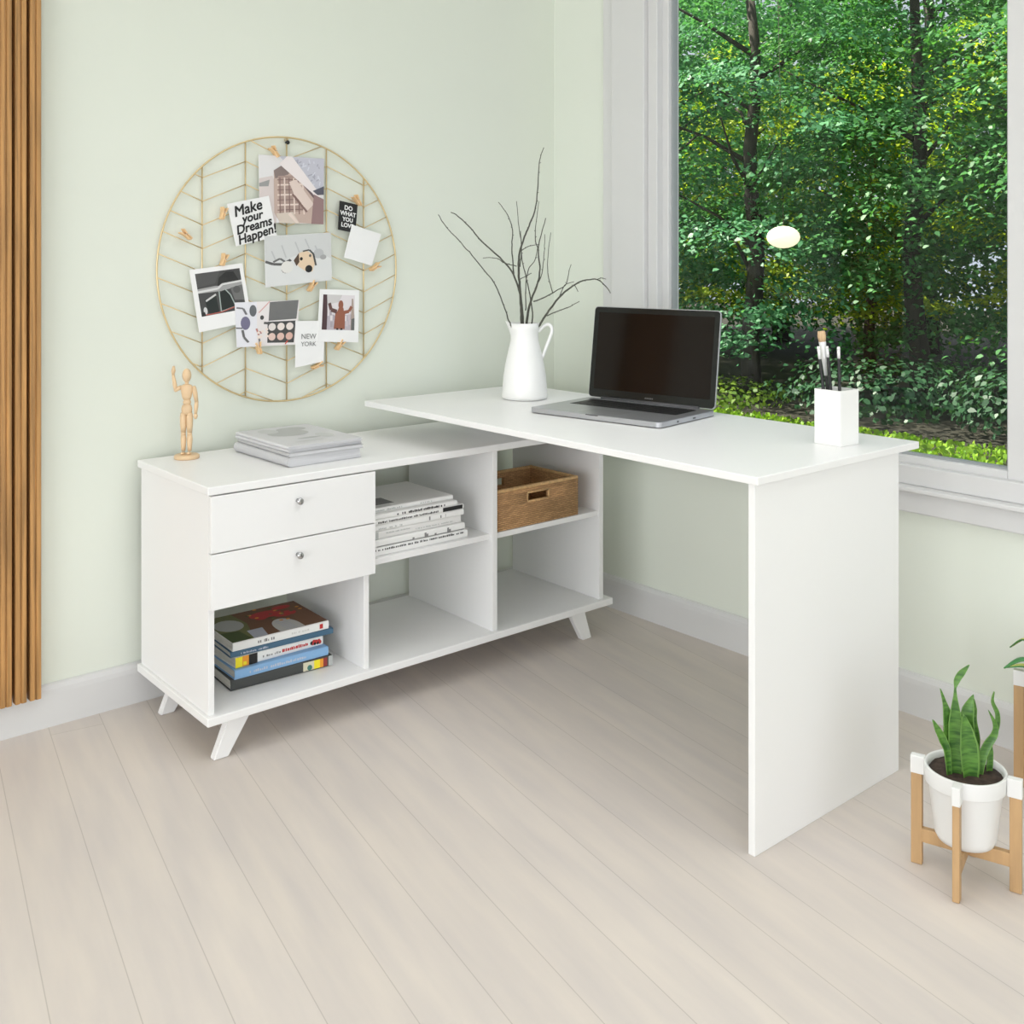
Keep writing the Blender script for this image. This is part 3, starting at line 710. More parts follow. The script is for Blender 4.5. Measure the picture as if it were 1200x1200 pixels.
obj('chevron_wires', b, GOLD, WB)
b = BM(); tube(b, [(-1.0885, YW, 1.5485), (-1.0885, -.004, 1.5415), (-1.083, -.0008, 1.539), (-1.0775, -.004, 1.5415), (-1.0775, YW, 1.5485)], .0012, 8); obj('hanging_loop', b, GOLD, WB)
b = BM(); t = bmesh.new(); lathe(t, [(0, 0), (.0022, 0), (.0022, .012), (.0062, .0125), (.0062, .0155), (.004, .0172), (0, .0176)], 18)
merge(b, t, 0, Matrix.Translation((-1.083, -.0005, 1.535)) @ Matrix.Rotation(R(90), 4, 'X'))
tag(obj('wall_screw', b, BLACK, None, world=True, loc=(-1.083, 0, 1.535)), 'small black screw in the wall at the top of the wire board', 'screw')

class Card:
    def __init__(s, name, cat, label, q, y, body=PAPER):
        s.q = [Vector((p[0], 0, p[1])) for p in q]; s.y = y
        c = sum(s.q, Vector()) / 4
        s.t = thing(name, label, cat, (c.x, y, c.z), 0, 'prints clipped to the wire board')
        b = BM(); A = [b.verts.new((p.x, y - .0006, p.z)) for p in s.q]; B = [b.verts.new((p.x, y + .0006, p.z)) for p in s.q]
        b.faces.new(A); b.faces.new(B[::-1])
        for i in range(4): b.faces.new([A[i], B[i], B[(i + 1) % 4], A[(i + 1) % 4]])
        obj('paper', b, body, s.t)
        s.b = BM(); s.m = []; s.lv = 0
    def P(s, u, v, dy=0):
        q = s.q; p = (q[0].lerp(q[1], u)).lerp(q[3].lerp(q[2], u), v); p.y = s.y - .0007 - dy; return p
    def poly(s, pts, m, lv=None):
        if m not in s.m: s.m.append(m)
        s.lv += 1
        f = s.b.faces.new([s.b.verts.new(s.P(min(max(u, 0), 1), min(max(v, 0), 1), .00003 * s.lv)) for u, v in pts]); f.material_index = s.m.index(m)
    def rect(s, u0, v0, u1, v1, m): s.poly([(u0, v0), (u1, v0), (u1, v1), (u0, v1)], m)
    def oval(s, u, v, ru, rv, m, n=18, a0=0, a1=360): s.poly(ell(u, v, ru, rv, n, a0, a1), m)
    def line(s, pts, w, m):
        for (a, c) in zip(pts, pts[1:]):
            d = Vector((c[0] - a[0], c[1] - a[1])); nrm = Vector((-d.y, d.x)).normalized() * w / 2
            s.poly([(a[0] + nrm.x, a[1] + nrm.y), (c[0] + nrm.x, c[1] + nrm.y), (c[0] - nrm.x, c[1] - nrm.y), (a[0] - nrm.x, a[1] - nrm.y)], m)
    def done(s): obj('printed_picture', s.b, s.m, s.t)
    def text(s, rows, m, size, u=.5, v0=.2, dv=.2, bold=0., shear=0., name='lettering', rots=None, us=None):
        b = BM()
        ex = (s.q[1] - s.q[0]).normalized(); ez = (s.q[0] - s.q[3]).normalized()
        for i, r in enumerate(rows):
            t = text_mesh(r, size if not hasattr(size, '__len__') else size[i], bold, shear)
            o = s.P(us[i] if us else u, v0 + dv * i, .0009)
            M = Matrix(((ex.x, ez.x, 0, o.x), (0, 0, -1, o.y), (ex.z, ez.z, 0, o.z), (0, 0, 0, 1)))
            merge(b, t, 0, M @ Matrix.Rotation(R(rots[i] if rots else 0), 4, 'Z'))
        obj(name, b, m, s.t)
def g(v, t=0): return flat('print_grey_%d' % int(v * 1000), (v, v, v))
def cc(name, *c): return flat('print_' + name, c)

YC = -.0215
# plaid pillow and blanket photo
c = Card('photo_print', 'photo', 'tall photo print of a beige plaid pillow and blanket, highest on the wire board', [(-1.181, 1.492), (-.965, 1.493), (-.968, 1.294), (-1.177, 1.296)], YC)
c.rect(0, 0, 1, 1, cc('pale', .70, .69, .70)); c.poly([(0, .35), (.2, .3), (.3, .55), (.25, 1), (0, 1)], cc('dusty', .62, .55, .54))
c.poly([(0, .42), (.16, .36), (.14, .46), (0, .47)], g(.3)); c.poly([(.30, 0), (1, 0), (1, .5), (.86, .52)], cc('lavgrey', .50, .50, .57))
for i in range(26):
    u = rnd.uniform(.55, .98); v = rnd.uniform(.03, min(.46, (u - .38) * .85)); c.line([(u, v), (u + rnd.uniform(-.08, .04), v + rnd.uniform(.02, .07))], .018, rnd.choice([cc('lav2', .60, .61, .68), cc('lav3', .36, .36, .43)]))
c.poly([(.22, .22), (.34, .14), (.48, .18), (.85, .58), (.98, .85), (.95, 1), (.3, .98), (.22, .85)], cc('beige', .50, .38, .33))
c.poly([(.22, .22), (.34, .14), (.5, .19), (.44, .27), (.24, .34)], cc('taupe', .22, .17, .16))
c.poly([(.28, .3), (.50, .28), (.66, .5), (.7, .8), (.30, .86)], cc('plaid', .36, .26, .23))
for i in range(7): c.line([(.27, .36 + .075 * i), (.68, .33 + .075 * i)], .022 if i % 2 else .012, cc('cream', .72, .60, .54) if i % 2 else cc('brn', .2, .12, .11))
for i in range(6): c.line([(.31 + .07 * i, .32), (.31 + .075 * i, .86)], .020 if i % 2 else .014, cc('cream', .72, .60, .54) if i % 2 else cc('brn', .2, .12, .11))
c.poly([(.45, .38), (.56, .34), (.84, .70), (.74, .80), (.52, .55)], cc('roll', .68, .56, .51)); c.line([(.50, .2), (.92, .68)], .035, cc('darkrib', .15, .10, .11))
c.poly([(.42, 0), (.5, .0), (.95, .56), (.90, .6), (.3, .12)], cc('pinkwhite', .76, .70, .70))
c.line([(.5, .56), (.73, .82)], .03, cc('brn', .2, .12, .11)); c.poly([(.84, .55), (1, .62), (1, 1), (.8, 1)], cc('mauve', .28, .18, .18)); c.poly([(.82, .5), (1, .42), (1, .55), (.9, .56)], cc('darkgrey', .09, .09, .12))
c.poly([(.25, .86), (.5, .83), (.62, 1), (.3, 1)], cc('fringe', .60, .52, .45)); c.line([(.45, .85), (.58, 1)], .05, cc('cream', .72, .60, .54)); c.done()
# motto card
c = Card('motto_card', 'card', 'tilted white card reading Make your Dreams Happen in black brush letters', [(-1.280, 1.346), (-1.150, 1.374), (-1.123, 1.256), (-1.252, 1.226)], YC - .003)
c.text(['Make', 'your', 'Dreams', 'Happen!'], BLACK, [.042, .035, .036, .037], v0=.20, dv=.215, bold=.0011, shear=.25, rots=[5, 3, 4, 6], us=[.44, .50, .50, .53])
c.b.free()
# dog photo
c = Card('photo_print', 'photo', 'photo print of a sleepy beige dog under a white blanket, centre of the board', [(-1.165, 1.256), (-.944, 1.270), (-.940, 1.125), (-1.161, 1.107)], YC - .004)
c.rect(0, 0, 1, 1, cc('bed', .66, .67, .67)); c.poly([(0, 0), (1, 0), (1, .55), (.75, .35), (.5, .4), (.3, .5), (0, .5)], cc('bed2', .58, .59, .59))
for u, v, d in ((.1, .3, .2), (.25, .2, .25), (.45, .15, .22), (.75, .25, .2), (.85, .4, .12), (.6, .1, .2)): c.line([(u, v), (u + .06, v + d)], .02, cc('fold', .46, .47, .48))
c.line([(0, .50), (.12, .56), (.25, .58), (.38, .50)], .05, g(.10)); c.line([(.12, .52), (.22, .46), (.36, .60)], .035, g(.14)); c.line([(.25, .68), (.28, .74), (.33, .74)], .04, g(.12)); c.oval(.32, .64, .09, .12, cc('paw', .70, .69, .66))
c.oval(.80, .42, .08, .1, cc('fold', .46, .47, .48)); c.oval(.87, .5, .05, .05, g(.36))
c.poly([(.42, .52), (.5, .38), (.62, .34), (.70, .42), (.74, .62), (.70, .78), (.62, .78), (.50, .66)], cc('dog', .72, .56, .40))
c.poly([(.42, .52), (.5, .38), (.505, .56), (.46, .64)], cc('ear', .09, .055, .035)); c.line([(.56, .35), (.66, .33), (.72, .42), (.755, .66)], .028, g(.06)); c.oval(.645, .715, .055, .075, BLACK); c.oval(.535, .50, .022, .035, BLACK); c.oval(.67, .45, .018, .03, g(.1)); c.done()
# black card
c = Card('motto_card', 'card', 'small black card with white letters DO WHAT YOU LOVE at upper right of the board', [(-.911, 1.368), (-.847, 1.357), (-.855, 1.269), (-.917, 1.279)], YC - .001, BLACK)
c.text(['DO', 'WHAT', 'YOU', 'LOVE'], PAPER, [.019, .0185, .0175, .0185], v0=.2, dv=.2, bold=.0006); c.b.free()
# blank card
c = Card('note_card', 'card', 'blank white square card overlapping the small black card', [(-.868, 1.295), (-.762, 1.267), (-.797, 1.168), (-.898, 1.194)], YC - .003); c.b.free()
# polaroid of an old car
c = Card('instant_photo', 'photo', 'white-bordered instant photo of a dark vintage car at lower left of the board', [(-1.390, 1.160), (-1.232, 1.178), (-1.202, 1.010), (-1.361, .986)], YC - .001)
def I(u, v): return (.09 + .84 * u, .075 + .69 * v)
def ip(pts, m): c.poly([I(*p) for p in pts], m)
def il(pts, w, m): c.line([I(*p) for p in pts], w, m)
ip([(0, 0), (1, 0), (1, 1), (0, 1)], g(.055)); ip([(0, 0), (.55, 0), (.4, .28), (0, .32)], g(.075)); ip([(.42, .42), (.5, .16), (.68, .04), (.85, .06), (.95, .3), (1, .4)], g(.018))
ip([(0, .36), (.4, .34), (.55, .36), (1, .34), (1, .42), (.5, .48), (0, .46)], g(.33)); il([(0, .43), (.45, .41), (.55, .33), (1, .31)], .035, g(.62)); ip([(.72, .44), (1, .40), (1, .78), (.78, .74)], g(.14)); c.oval(*I(.86, .5), .07, .06, g(.09))
ip([(.46, .52), (.60, .46), (.72, .62), (.76, .9), (.46, .95)], cc('cardoor', .010, .016, .014)); il([(.46, .48), (.44, .96), (.78, .9), (.70, .6), (.60, .45)], .02, cc('chromeline', .34, .40, .38)); ip([(.12, .62), (.38, .56), (.40, .98), (.16, .95)], cc('carwin', .012, .018, .017)); il([(.14, .66), (.38, .54)], .03, g(.55))
c.oval(*I(.10, .88), .035, .06, g(.6)); il([(.03, .97), (.2, .98), (.46, .97), (.78, .90)], .018, cc('redstripe', .40, .10, .08)); ip([(.0, .92), (.08, .9), (.1, 1), (0, 1)], g(.02)); c.done()
# sunglasses and palette print
c = Card('photo_print', 'photo', 'photo print of sunglasses and a makeup palette, low on the wire board', [(-1.256, 1.066), (-1.050, 1.068), (-1.060, .936), (-1.250, .938)], YC - .0030)
c.rect(0, 0, 1, 1, cc('pinkpale', .74, .70, .70)); c.rect(0, 0, .33, 1, cc('lilacwhite', .72, .72, .77)); c.line([(.36, .25), (.48, .08), (.53, .0)], .02, cc('pink', .62, .36, .34))
c.poly([(.53, .02), (.985, .0), (.97, .42), (.515, .44)], g(.15)); c.poly([(.50, .46), (.96, .46), (.95, .95), (.5, .93)], g(.06))
for i in range(3):
    c.oval(.575 + .145 * i, .58, .060, .085, cc('powder%d' % i, .74, .66, .62) if i else cc('powderA', .70, .65, .63)); c.oval(.575 + .145 * i, .80, .060, .085, cc('blush%d' % i, .70 - .03 * i, .52 - .06 * i, .46 - .06 * i))
c.oval(.27, .20, .055, .13, cc('lens2', .12, .13, .14)); c.oval(.15, .47, .075, .15, cc('lens', .16, .15, .24)); c.line([(.02, .12), (.12, .14), (.17, .28)], .035, cc('frame', .17, .17, .18)); c.line([(0, .57), (.1, .58)], .03, g(.14)); c.line([(.10, .62), (.12, .78), (.19, .9)], .04, g(.13))
c.oval(.41, .36, .03, .05, g(.06)); c.line([(.44, .48), (.54, .5)], .05, g(.08)); c.line([(.32, .6), (.36, .75)], .03, cc('rosy', .45, .20, .18)); c.line([(.37, .66), (.4, .72)], .025, cc('rosy', .45, .20, .18)); c.line([(.36, .8), (.38, .95)], .03, cc('frame', .17, .17, .18)); c.line([(.8, .98), (.84, .9)], .02, cc('redmark', .55, .08, .05))
for i in range(10): c.oval(rnd.uniform(.3, .5), rnd.uniform(.62, .97), .025, .03, cc('petal', .78, .68, .62), 8)
c.done()
# polaroid of a person in a russet coat
c = Card('instant_photo', 'photo', 'white-bordered instant photo of a figure in a russet coat raising both arms', [(-.983, 1.099), (-.845, 1.092), (-.848, .931), (-.992, .941)], YC - .0062)
def I(u, v): return (.09 + .80 * u, .10 + .67 * v)
ip([(0, 0), (1, 0), (1, 1), (0, 1)], cc('sky', .70, .66, .68)); ip([(.12, 0), (.6, 0), (.5, .2), (.12, .3)], cc('arch', .58, .56, .56)); ip([(0, .62), (1, .55), (1, 1), (0, 1)], cc('street', .46, .42, .47))
for i in range(14): ip([(a := rnd.uniform(.2, .9), v := rnd.uniform(.45, .8)), (a + .07, v), (a + .07, v + .15), (a, v + .15)], rnd.choice([cc('b1', .55, .48, .52), cc('b2', .38, .34, .38), cc('sky', .70, .66, .68)]))
ip([(0, 0), (.12, 0), (.15, .5), (.15, 1), (0, 1)], cc('trunk', .07, .035, .04)); ip([(.9, .1), (.95, .1), (1, .7), (.93, 1), (.88, 1)], cc('pole', .40, .32, .28)); ip([(.9, .68), (1, .65), (1, 1), (.9, 1)], g(.12))
RU = cc('russet', .28, .10, .06)
ip([(.40, .5), (.50, .44), (.62, .44), (.70, .5), (.70, .97), (.36, .97)], RU); c.oval(*I(.56, .28), .062, .085, RU); ip([(.5, .36), (.64, .36), (.66, .46), (.46, .46)], RU)
c.line([I(.44, .48), I(.26, .43), I(.20, .24)], .075, cc('sleeve', .12, .06, .055)); c.line([I(.66, .50), I(.82, .46), I(.90, .32)], .065, RU); ip([(.44, .95), (.5, .95), (.5, 1), (.44, 1)], BLACK); ip([(.56, .95), (.63, .95), (.63, 1), (.56, 1)], BLACK); c.done()
# New York card
c = Card('note_card', 'card', 'white card reading NEW YORK in thin grey letters, lowest on the board', [(-1.064, 1.006), (-.966, 1.003), (-.969, .880), (-1.065, .868)], YC - .0048)
c.text(['NEW', 'YORK'], GREYINK, [.022, .019], u=.45, v0=.36, dv=.17, bold=.0001); c.b.free()

# clothes-peg clips
CLIPN = [('tiny wooden peg at the top edge of the pillow photo', -1.130, 1.503, -35), ('tiny wooden peg at the left edge of the brush-lettered card', -1.290, 1.319, 15), ('tiny wooden peg alone on a left-hand wire, holding nothing', -1.399, 1.257, -50),
         ('tiny wooden peg on top of the vintage car photo', -1.288, 1.188, 20), ('tiny wooden peg at the top right of the small black card', -.848, 1.370, -35), ('tiny wooden peg at the lower right of the blank card', -.783, 1.163, 60),
         ('tiny wooden peg below the dog photo', -1.007, 1.108, 35), ('tiny wooden peg under the sunglasses photo', -1.181, .932, -15), ('tiny wooden peg under the russet coat photo', -.911, .926, 40), ('tiny wooden peg at the lower right of the New York card', -.988, .868, 70)]
for lb, x, zz, a in CLIPN:
    t = thing('clothes_peg', lb, 'peg', (x, YC - .006, zz), 0, 'wooden pegs on the wire board'); t.rotation_euler = (0, R(a), 0)
    for s in (-1, 1):
        b = BM(); prism(b, [(s * .0005, -.018), (s * .0042, -.017), (s * .0045, .001), (s * .0085, .017), (s * .0052, .018), (s * .0008, .001)], 'y', -.005, .0165, bev=.0006); obj('jaw', b, PEG, t, world=False)
    b = BM(); tube(b, [(.0034 * math.cos(q * .9), -.0055 + .011 * q / 20, .0034 * math.sin(q * .9)) for q in range(21)], .0007, 6); obj('spring', b, CHROME, t, world=False)

# ------------------------------------------------------------------ plant stands and plants
def stand(label, c, S, H):
    t = thing('plant_stand', label, 'plant stand', (c[0], c[1], 0), 0)
    r = .089 * S
    dirs = [Vector((-.29, .957, 0)), Vector((-.957, -.29, 0)), Vector((.29, -.957, 0)), Vector((.957, .29, 0))]
    for d in dirs:
        M = Matrix(((d.x, -d.y, 0, 0), (d.y, d.x, 0, 0), (0, 0, 1, 0), (0, 0, 0, 1)))
        b = BM(); tt = bmesh.new(); box(tt, r - .0105, r + .0105, -.0065, .0065, .0005, H - .033, .0012); merge(b, tt, 0, M)
        l = obj('leg', b, PINE, t, world=False)
        b = BM(); tt = bmesh.new(); box(tt, r - .0149, r + .0115, -.0078, .0078, H - .034, H + .001, .0015); merge(b, tt, 0, M)
        obj('leg_cap', b, POTW, l, world=False)['label'] = 'white cap'
    for k, d in enumerate(dirs[:2]):
        M = Matrix(((d.x, -d.y, 0, 0), (d.y, d.x, 0, 0), (0, 0, 1, 0), (0, 0, 0, 1)))
        b = BM(); tt = bmesh.new()
        if k == 0: box(tt, -r + .0100, r - .0100, -.0065, .0065, .046, .0722, .001)
        else:
            box(tt, -r + .0100, -.0065, -.0065, .0065, .046, .072, .001); box(tt, .0065, r - .0100, -.0065, .0065, .046, .072, .001)
        merge(b, tt, 0, M); obj('cross_bar', b, PINE, t, world=False)
    return t
def pot(label, c, S, z0, z1):
    t = thing('plant_pot', label, 'pot', (c[0], c[1], z0), 0)
    R0 = .0735 * S; h = z1 - z0
    b = BM(); lathe(b, [(0, 0), (.046 * S, 0), (.0515 * S, .002), (.0555 * S, .010), (.0565 * S, .016), (.0672 * S, h - .034), (.0674 * S, h - .0325), (.0674 * S, h - .0322), (R0 - .0006, h - .0320), (R0, h - .0314), (R0, h - .030), (R0 + .001, h - .002), (R0 + .0006, h - .0004), (R0 - .001, h), (R0 - .0045, h - .001), (R0 - .006, h - .012), (R0 - .011, h - .04), (.048 * S, .018), (0, .018)], 48)
    obj('pot_body', b, POTW, t, world=False)
    b = BM(); N = 40; rr = R0 - .0055
    lathe(b, [(rr, h - .020), (rr, h - .013), (rr * .8, h - .011), (rr * .5, h - .010), (rr * .2, h - .009), (0, h - .009)], N)
    for v in b.verts: v.co.z += noise.noise(v.co * 60) * .003
    o = obj('soil', b, SOIL, t, world=False)
    return t
def blade(b, C, up0, widths, side, fold=.25, mi=0, mi2=1):
    """a fleshy leaf along centre points C; side = direction of its width"""
    C = cr_([tuple(p) for p in C], 6); n = len(C); rows = []
    for i, p in enumerate(C):
        k = i / (n - 1) * (len(widths) - 1); j = min(int(k), len(widths) - 2); w = widths[j] + (widths[j + 1] - widths[j]) * (k - j)
        d = (C[min(i + 1, n - 1)] - C[max(i - 1, 0)]).normalized()
        s = side[i * (len(side) - 1) // (n - 1)] if isinstance(side, list) else side
        s = (s - d * s.dot(d)).normalized(); nn = d.cross(s).normalized()
        th = .0011
        prof = [(-.5, .5), (-.42, .32), (-.2, .1), (0, 0), (.2, .1), (.42, .32), (.5, .5)]
        rows.append([b.verts.new(p + s * (a * w) - nn * (q * w * fold) + nn * th) for a, q in prof] + [b.verts.new(p + s * (a * w) - nn * (q * w * fold) - nn * th) for a, q in prof[::-1]])
    m = len(rows[0])
    for r0, r1 in zip(rows, rows[1:]):
        for k in range(m):
            f = b.faces.new([r0[k], r0[(k + 1) % m], r1[(k + 1) % m], r1[k]]); f.smooth = True
            f.material_index = mi2 if k in (0, 5, 6, 7, 12, 13) else mi
    b.faces.new(rows[0]); b.faces.new(rows[-1])

PC = (-.607, -1.834)
S1 = stand('low four-legged wooden plant stand with white caps holding the snake plant', PC, 1., .2125)
pot('round white pot on the low wooden stand, holding the snake plant', PC, 1., .0727, .2125)
SP = thing('snake_plant', 'green banded snake plant with upright pointed leaves in the white pot', 'plant', (PC[0], PC[1], .2))
KP = .2474e-3 * 1.0
def sp(pts, d0, d1, widths, tw_=0., f=.3):
    """points as (right, up) measured about the pot axis (crop x 540, soil level 1090)"""
    n = len(pts); P = []
    for i, (u, v) in enumerate(pts):
        P.append(Vector((PC[0], PC[1], .196)) + rt * ((u - 540) * KP) + Vector((0, 0, (1100 - v) * KP)) + fw * (d0 + (d1 - d0) * i / (n - 1)))
    P[0].z = min(P[0].z, .1915); 
    b = BM(); a = R(tw_); blade(b, P, None, [w_ * KP * 1.28 for w_ in widths], rt * math.cos(a) + fw * math.sin(a), f)
    obj('leaf', b, [SNAKE, LEAFEDGE], SP)
sp([(395, 1115), (378, 900), (340, 800), (300, 720), (265, 645)], -.010, -.012, [30, 48, 55, 40, 3], 20)
sp([(425, 1120), (408, 900), (405, 700), (385, 560), (350, 430)], -.002, .004, [45, 72, 80, 62, 24, 3], 10)
sp([(455, 1130), (458, 800), (455, 600), (457, 480), (462, 400), (490, 330), (575, 240)], -.006, .002, [50, 92, 85, 48, 22, 12, 34, 40, 3], -15)
sp([(545, 1140), (535, 930), (520, 760), (500, 600)], -.018, -.014, [70, 115, 118, 80, 3], 5, .4)
sp([(588, 1120), (585, 900), (565, 720), (580, 600), (625, 490)], .004, .012, [50, 75, 85, 70, 3], -20)
sp([(645, 1080), (648, 860), (625, 720), (635, 620), (640, 535)], .018, .020, [36, 62, 62, 46, 3], 25)
sp([(625, 1130), (640, 980), (690, 850), (745, 760), (750, 680), (697, 570)], -.008, -.012, [40, 56, 52, 40, 26, 3], -10)
sp([(655, 1110), (665, 960), (735, 830), (780, 720), (785, 620), (745, 520), (757, 440)], .006, -.004, [36, 50, 56, 42, 30, 20, 3], 20)
sp([(728, 1110), (735, 1020), (742, 930), (745, 840)], .006, .004, [40, 44, 34, 3], 15)

PC2 = (-.150, -1.830)
stand('taller wooden plant stand cut off by the right edge of the photo', PC2, 1., .2625)
pot('white pot on the taller stand at the right edge', PC2, 1., .0727, .2625)
VP = thing('variegated_plant', 'green plant with yellow-striped arching leaves at the right edge', 'plant', (PC2[0], PC2[1], .25))
VG = mat('glossy_leaf', (.045, .20, .05), .3, var=.3, scale=30); VY_ = mat('yellow_leaf_stripe', (.42, .46, .10), .4)
for az, ln, lift, sg in ((172, .125, .055, 0), (150, .115, .030, 1), (205, .12, .06, 0), (120, .13, .075, 1), (60, .12, .06, 0), (300, .13, .05, 1), (250, .11, .07, 0), (10, .09, .07, 1), (95, .10, .10, 0), (220, .11, .035, 1)):
    d = Vector((math.cos(R(az - 40.3)), math.sin(R(az - 40.3)), 0)); o = Vector((PC2[0], PC2[1], .2485))
    P = [o + d * .012, o + d * (ln * .35) + Vector((0, 0, lift * .8)), o + d * (ln * .7) + Vector((0, 0, lift)), o + d * ln + Vector((0, 0, lift * .55))]
    b = BM(); blade(b, P, None, [.006, .022, .026, .018, .002], Vector((-d.y, d.x, 0)), .3); obj('leaf', b, [VY_ if sg else VG, VG], VP)

# ------------------------------------------------------------------ outside: lawn and woodland
b = BM(); box(b, .16, 26, -14, 22, -.5, -.32)
GR = struct('ground', b, mat('forest_floor', (.020, .018, .010), .95, var=.4, scale=2.5))
import numpy as np
nr = np.random.RandomState(3)
def leaf_cloud(name, mat_, centers, normals, sizes, parent=None):
    """many small pointed leaves in ONE mesh: a 6-cornered blade at every centre"""
    N = len(centers); shp = np.array([(-.5, 0), (-.18, -.36), (.22, -.26), (.6, 0), (.22, .26), (-.18, .36)])
    nrm = normals / np.linalg.norm(normals, axis=1, keepdims=True)
    ref = nr.normal(size=(N, 3)); a = np.cross(nrm, ref); a /= np.linalg.norm(a, axis=1, keepdims=True); c = np.cross(nrm, a)
    V = centers[:, None, :] + sizes[:, None, None] * (a[:, None, :] * shp[None, :, 0:1] + c[:, None, :] * shp[None, :, 1:2])
    V[:, [0, 3], :] -= (nrm * sizes[:, None] * .14)[:, None, :]
    me = bpy.data.meshes.new(name); me.vertices.add(N * 6); me.vertices.foreach_set('co', V.reshape(-1).astype(np.float32))
    me.loops.add(N * 6); me.loops.foreach_set('vertex_index', np.arange(N * 6, dtype=np.int32))
    me.polygons.add(N); me.polygons.foreach_set('loop_start', np.arange(0, N * 6, 6, dtype=np.int32)); me.polygons.foreach_set('loop_total', np.full(N, 6, dtype=np.int32))
    me.update(calc_edges=True); me.validate(); me.materials.append(mat_)
    o = bpy.data.objects.new(name, me); COL.objects.link(o)
    if parent: o.parent = parent
    return o
# lawn of short blades
N = 60000
xy = np.column_stack([nr.uniform(.5, 5.6, N), nr.uniform(-4, 12, N)]); hgt = nr.uniform(.02, .06, N)
ce = np.column_stack([xy, -.315 + hgt / 2]); no = np.column_stack([nr.normal(size=N), nr.normal(size=N), nr.uniform(-.1, .6, N)])
lawn = leaf_cloud('lawn_grass', leaf_mat('grass_blade', (.16, .34, .03), (.34, .52, .05), .3), ce, no, hgt * .8 + .010)
lawn['kind'] = 'stuff'; lawn['label'] = 'bright green lawn below the trees outside the window'; lawn['category'] = 'grass'
BARK = mat('dark_bark', (.050, .040, .032), .9, var=.4, scale=6, stretch=(3, 3, .4))
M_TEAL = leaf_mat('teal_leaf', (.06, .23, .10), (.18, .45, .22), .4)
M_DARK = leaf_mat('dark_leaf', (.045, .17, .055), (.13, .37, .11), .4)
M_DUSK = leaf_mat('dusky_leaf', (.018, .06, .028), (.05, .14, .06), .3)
M_YEL = leaf_mat('sunlit_leaf', (.25, .40, .02), (.62, .72, .06), .55)  # the yellow of sun shining through leaves is put into this colour
def make_tree(lf, rx, rz, zc, sprays, per, size, tr=.11):
    t = bpy.data.objects.new('tree', None); COL.objects.link(t)
    C = []; Nn = []
    for i in range(sprays):
        th = nr.uniform(0, 2 * np.pi); ph = nr.uniform(-1, 1); rr = nr.uniform(.25, 1) ** .5
        c0 = np.array([rx * rr * math.sqrt(1 - ph * ph) * math.cos(th), rx * rr * math.sqrt(1 - ph * ph) * math.sin(th), zc + rz * rr * ph])
        out = np.array([c0[0], c0[1], 0]); out /= (np.linalg.norm(out) + 1e-6); rad = nr.uniform(.25, .55)
        u = nr.normal(size=(per, 2)) * rad * .55
        tang = np.array([-out[1], out[0], 0])
        P = c0 + u[:, :1] * out + u[:, 1:] * tang * 1.2; dist = np.sqrt((u ** 2).sum(1))
        P[:, 2] += -.35 * dist ** 1.3 - .25 * u[:, 0] + nr.normal(size=per) * .05
        n = out * .55 + np.array([0, 0, 1.]) + nr.normal(size=(per, 3)) * .42
        C.append(P); Nn.append(n)
    C = np.concatenate(C); Nn = np.concatenate(Nn)
    leaf_cloud('foliage', lf, C, Nn, nr.uniform(.6, 1.25, len(C)) * size, t)
    b = BM(); H = zc + rz * .5
    tube(b, [(.04 * math.sin(i * 1.7), .04 * math.cos(i * 1.1), H * i / 8) for i in range(9)], [tr * (1 - .07 * i) for i in range(9)], 10)
    for i in range(9):
        a = rnd.random() * 6.28; z0 = H * (.3 + .07 * i); L = rx * rnd.uniform(.5, .85)
        tube(b, [(0, 0, z0), (L * .4 * math.cos(a), L * .4 * math.sin(a), z0 + .35), (L * math.cos(a + .2), L * math.sin(a + .2), z0 + .7)], [tr * .30, tr * .16, tr * .06], 7)
    obj('trunk', b, BARK, t, world=False)
    return t
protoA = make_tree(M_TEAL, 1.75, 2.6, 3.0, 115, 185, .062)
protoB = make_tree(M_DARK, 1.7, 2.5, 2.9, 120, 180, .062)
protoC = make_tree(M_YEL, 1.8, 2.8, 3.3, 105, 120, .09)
first = {}
def plant(pr, x, y, rz, s, label, group=None):
    if pr not in first: first[pr] = 1; t = pr
    else: t = copy_tree(pr)
    t.location = (x, y, -.32); t.rotation_euler = (0, 0, rz); t.scale = (s, s, s); t['label'] = label; t['category'] = 'tree'
    if group: t['group'] = group
    elif 'group' in t: del t['group']
plant(protoA, 7.6, 6.3, .3, 1.05, 'teal-green leafy tree at the left side of the window view')
plant(protoA, 6.8, 4.2, 2.1, 1.0, 'teal-green leafy tree in the centre of the window view')
plant(protoB, 7.6, 2.75, 4.0, 1.0, 'dark green tree with a bare dark trunk right of the window centre')
plant(protoB, 7.2, .5, 1.2, 1.0, 'dark green tree past the right edge of the window view')
plant(protoB, 7.4, 8.9, 2.7, 1.05, 'dark green tree beyond the left edge of the window view'); plant(protoA, 7.8, 11.6, 5.1, 1.05, 'teal-green tree farthest along the lawn to the left')
BG = 'trees in the row behind the nearest trees'
LBL = 'yellow-green sunlit tree glimpsed between the nearer trees'
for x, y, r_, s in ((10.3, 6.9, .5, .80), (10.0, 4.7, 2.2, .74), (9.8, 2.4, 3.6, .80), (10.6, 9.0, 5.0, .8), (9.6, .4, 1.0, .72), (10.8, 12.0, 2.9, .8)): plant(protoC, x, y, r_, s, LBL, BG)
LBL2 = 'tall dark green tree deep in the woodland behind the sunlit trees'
for x, y, r_, s in ((13.2, 11.4, .5, 1.45), (13.0, 8.2, 2., 1.5), (12.8, 5.4, 3.1, 1.45), (12.6, 2.8, 4.4, 1.4), (12.4, .2, 5.6, 1.4)): plant(protoB, x, y, r_, s, LBL2, 'trees deep in the woodland')
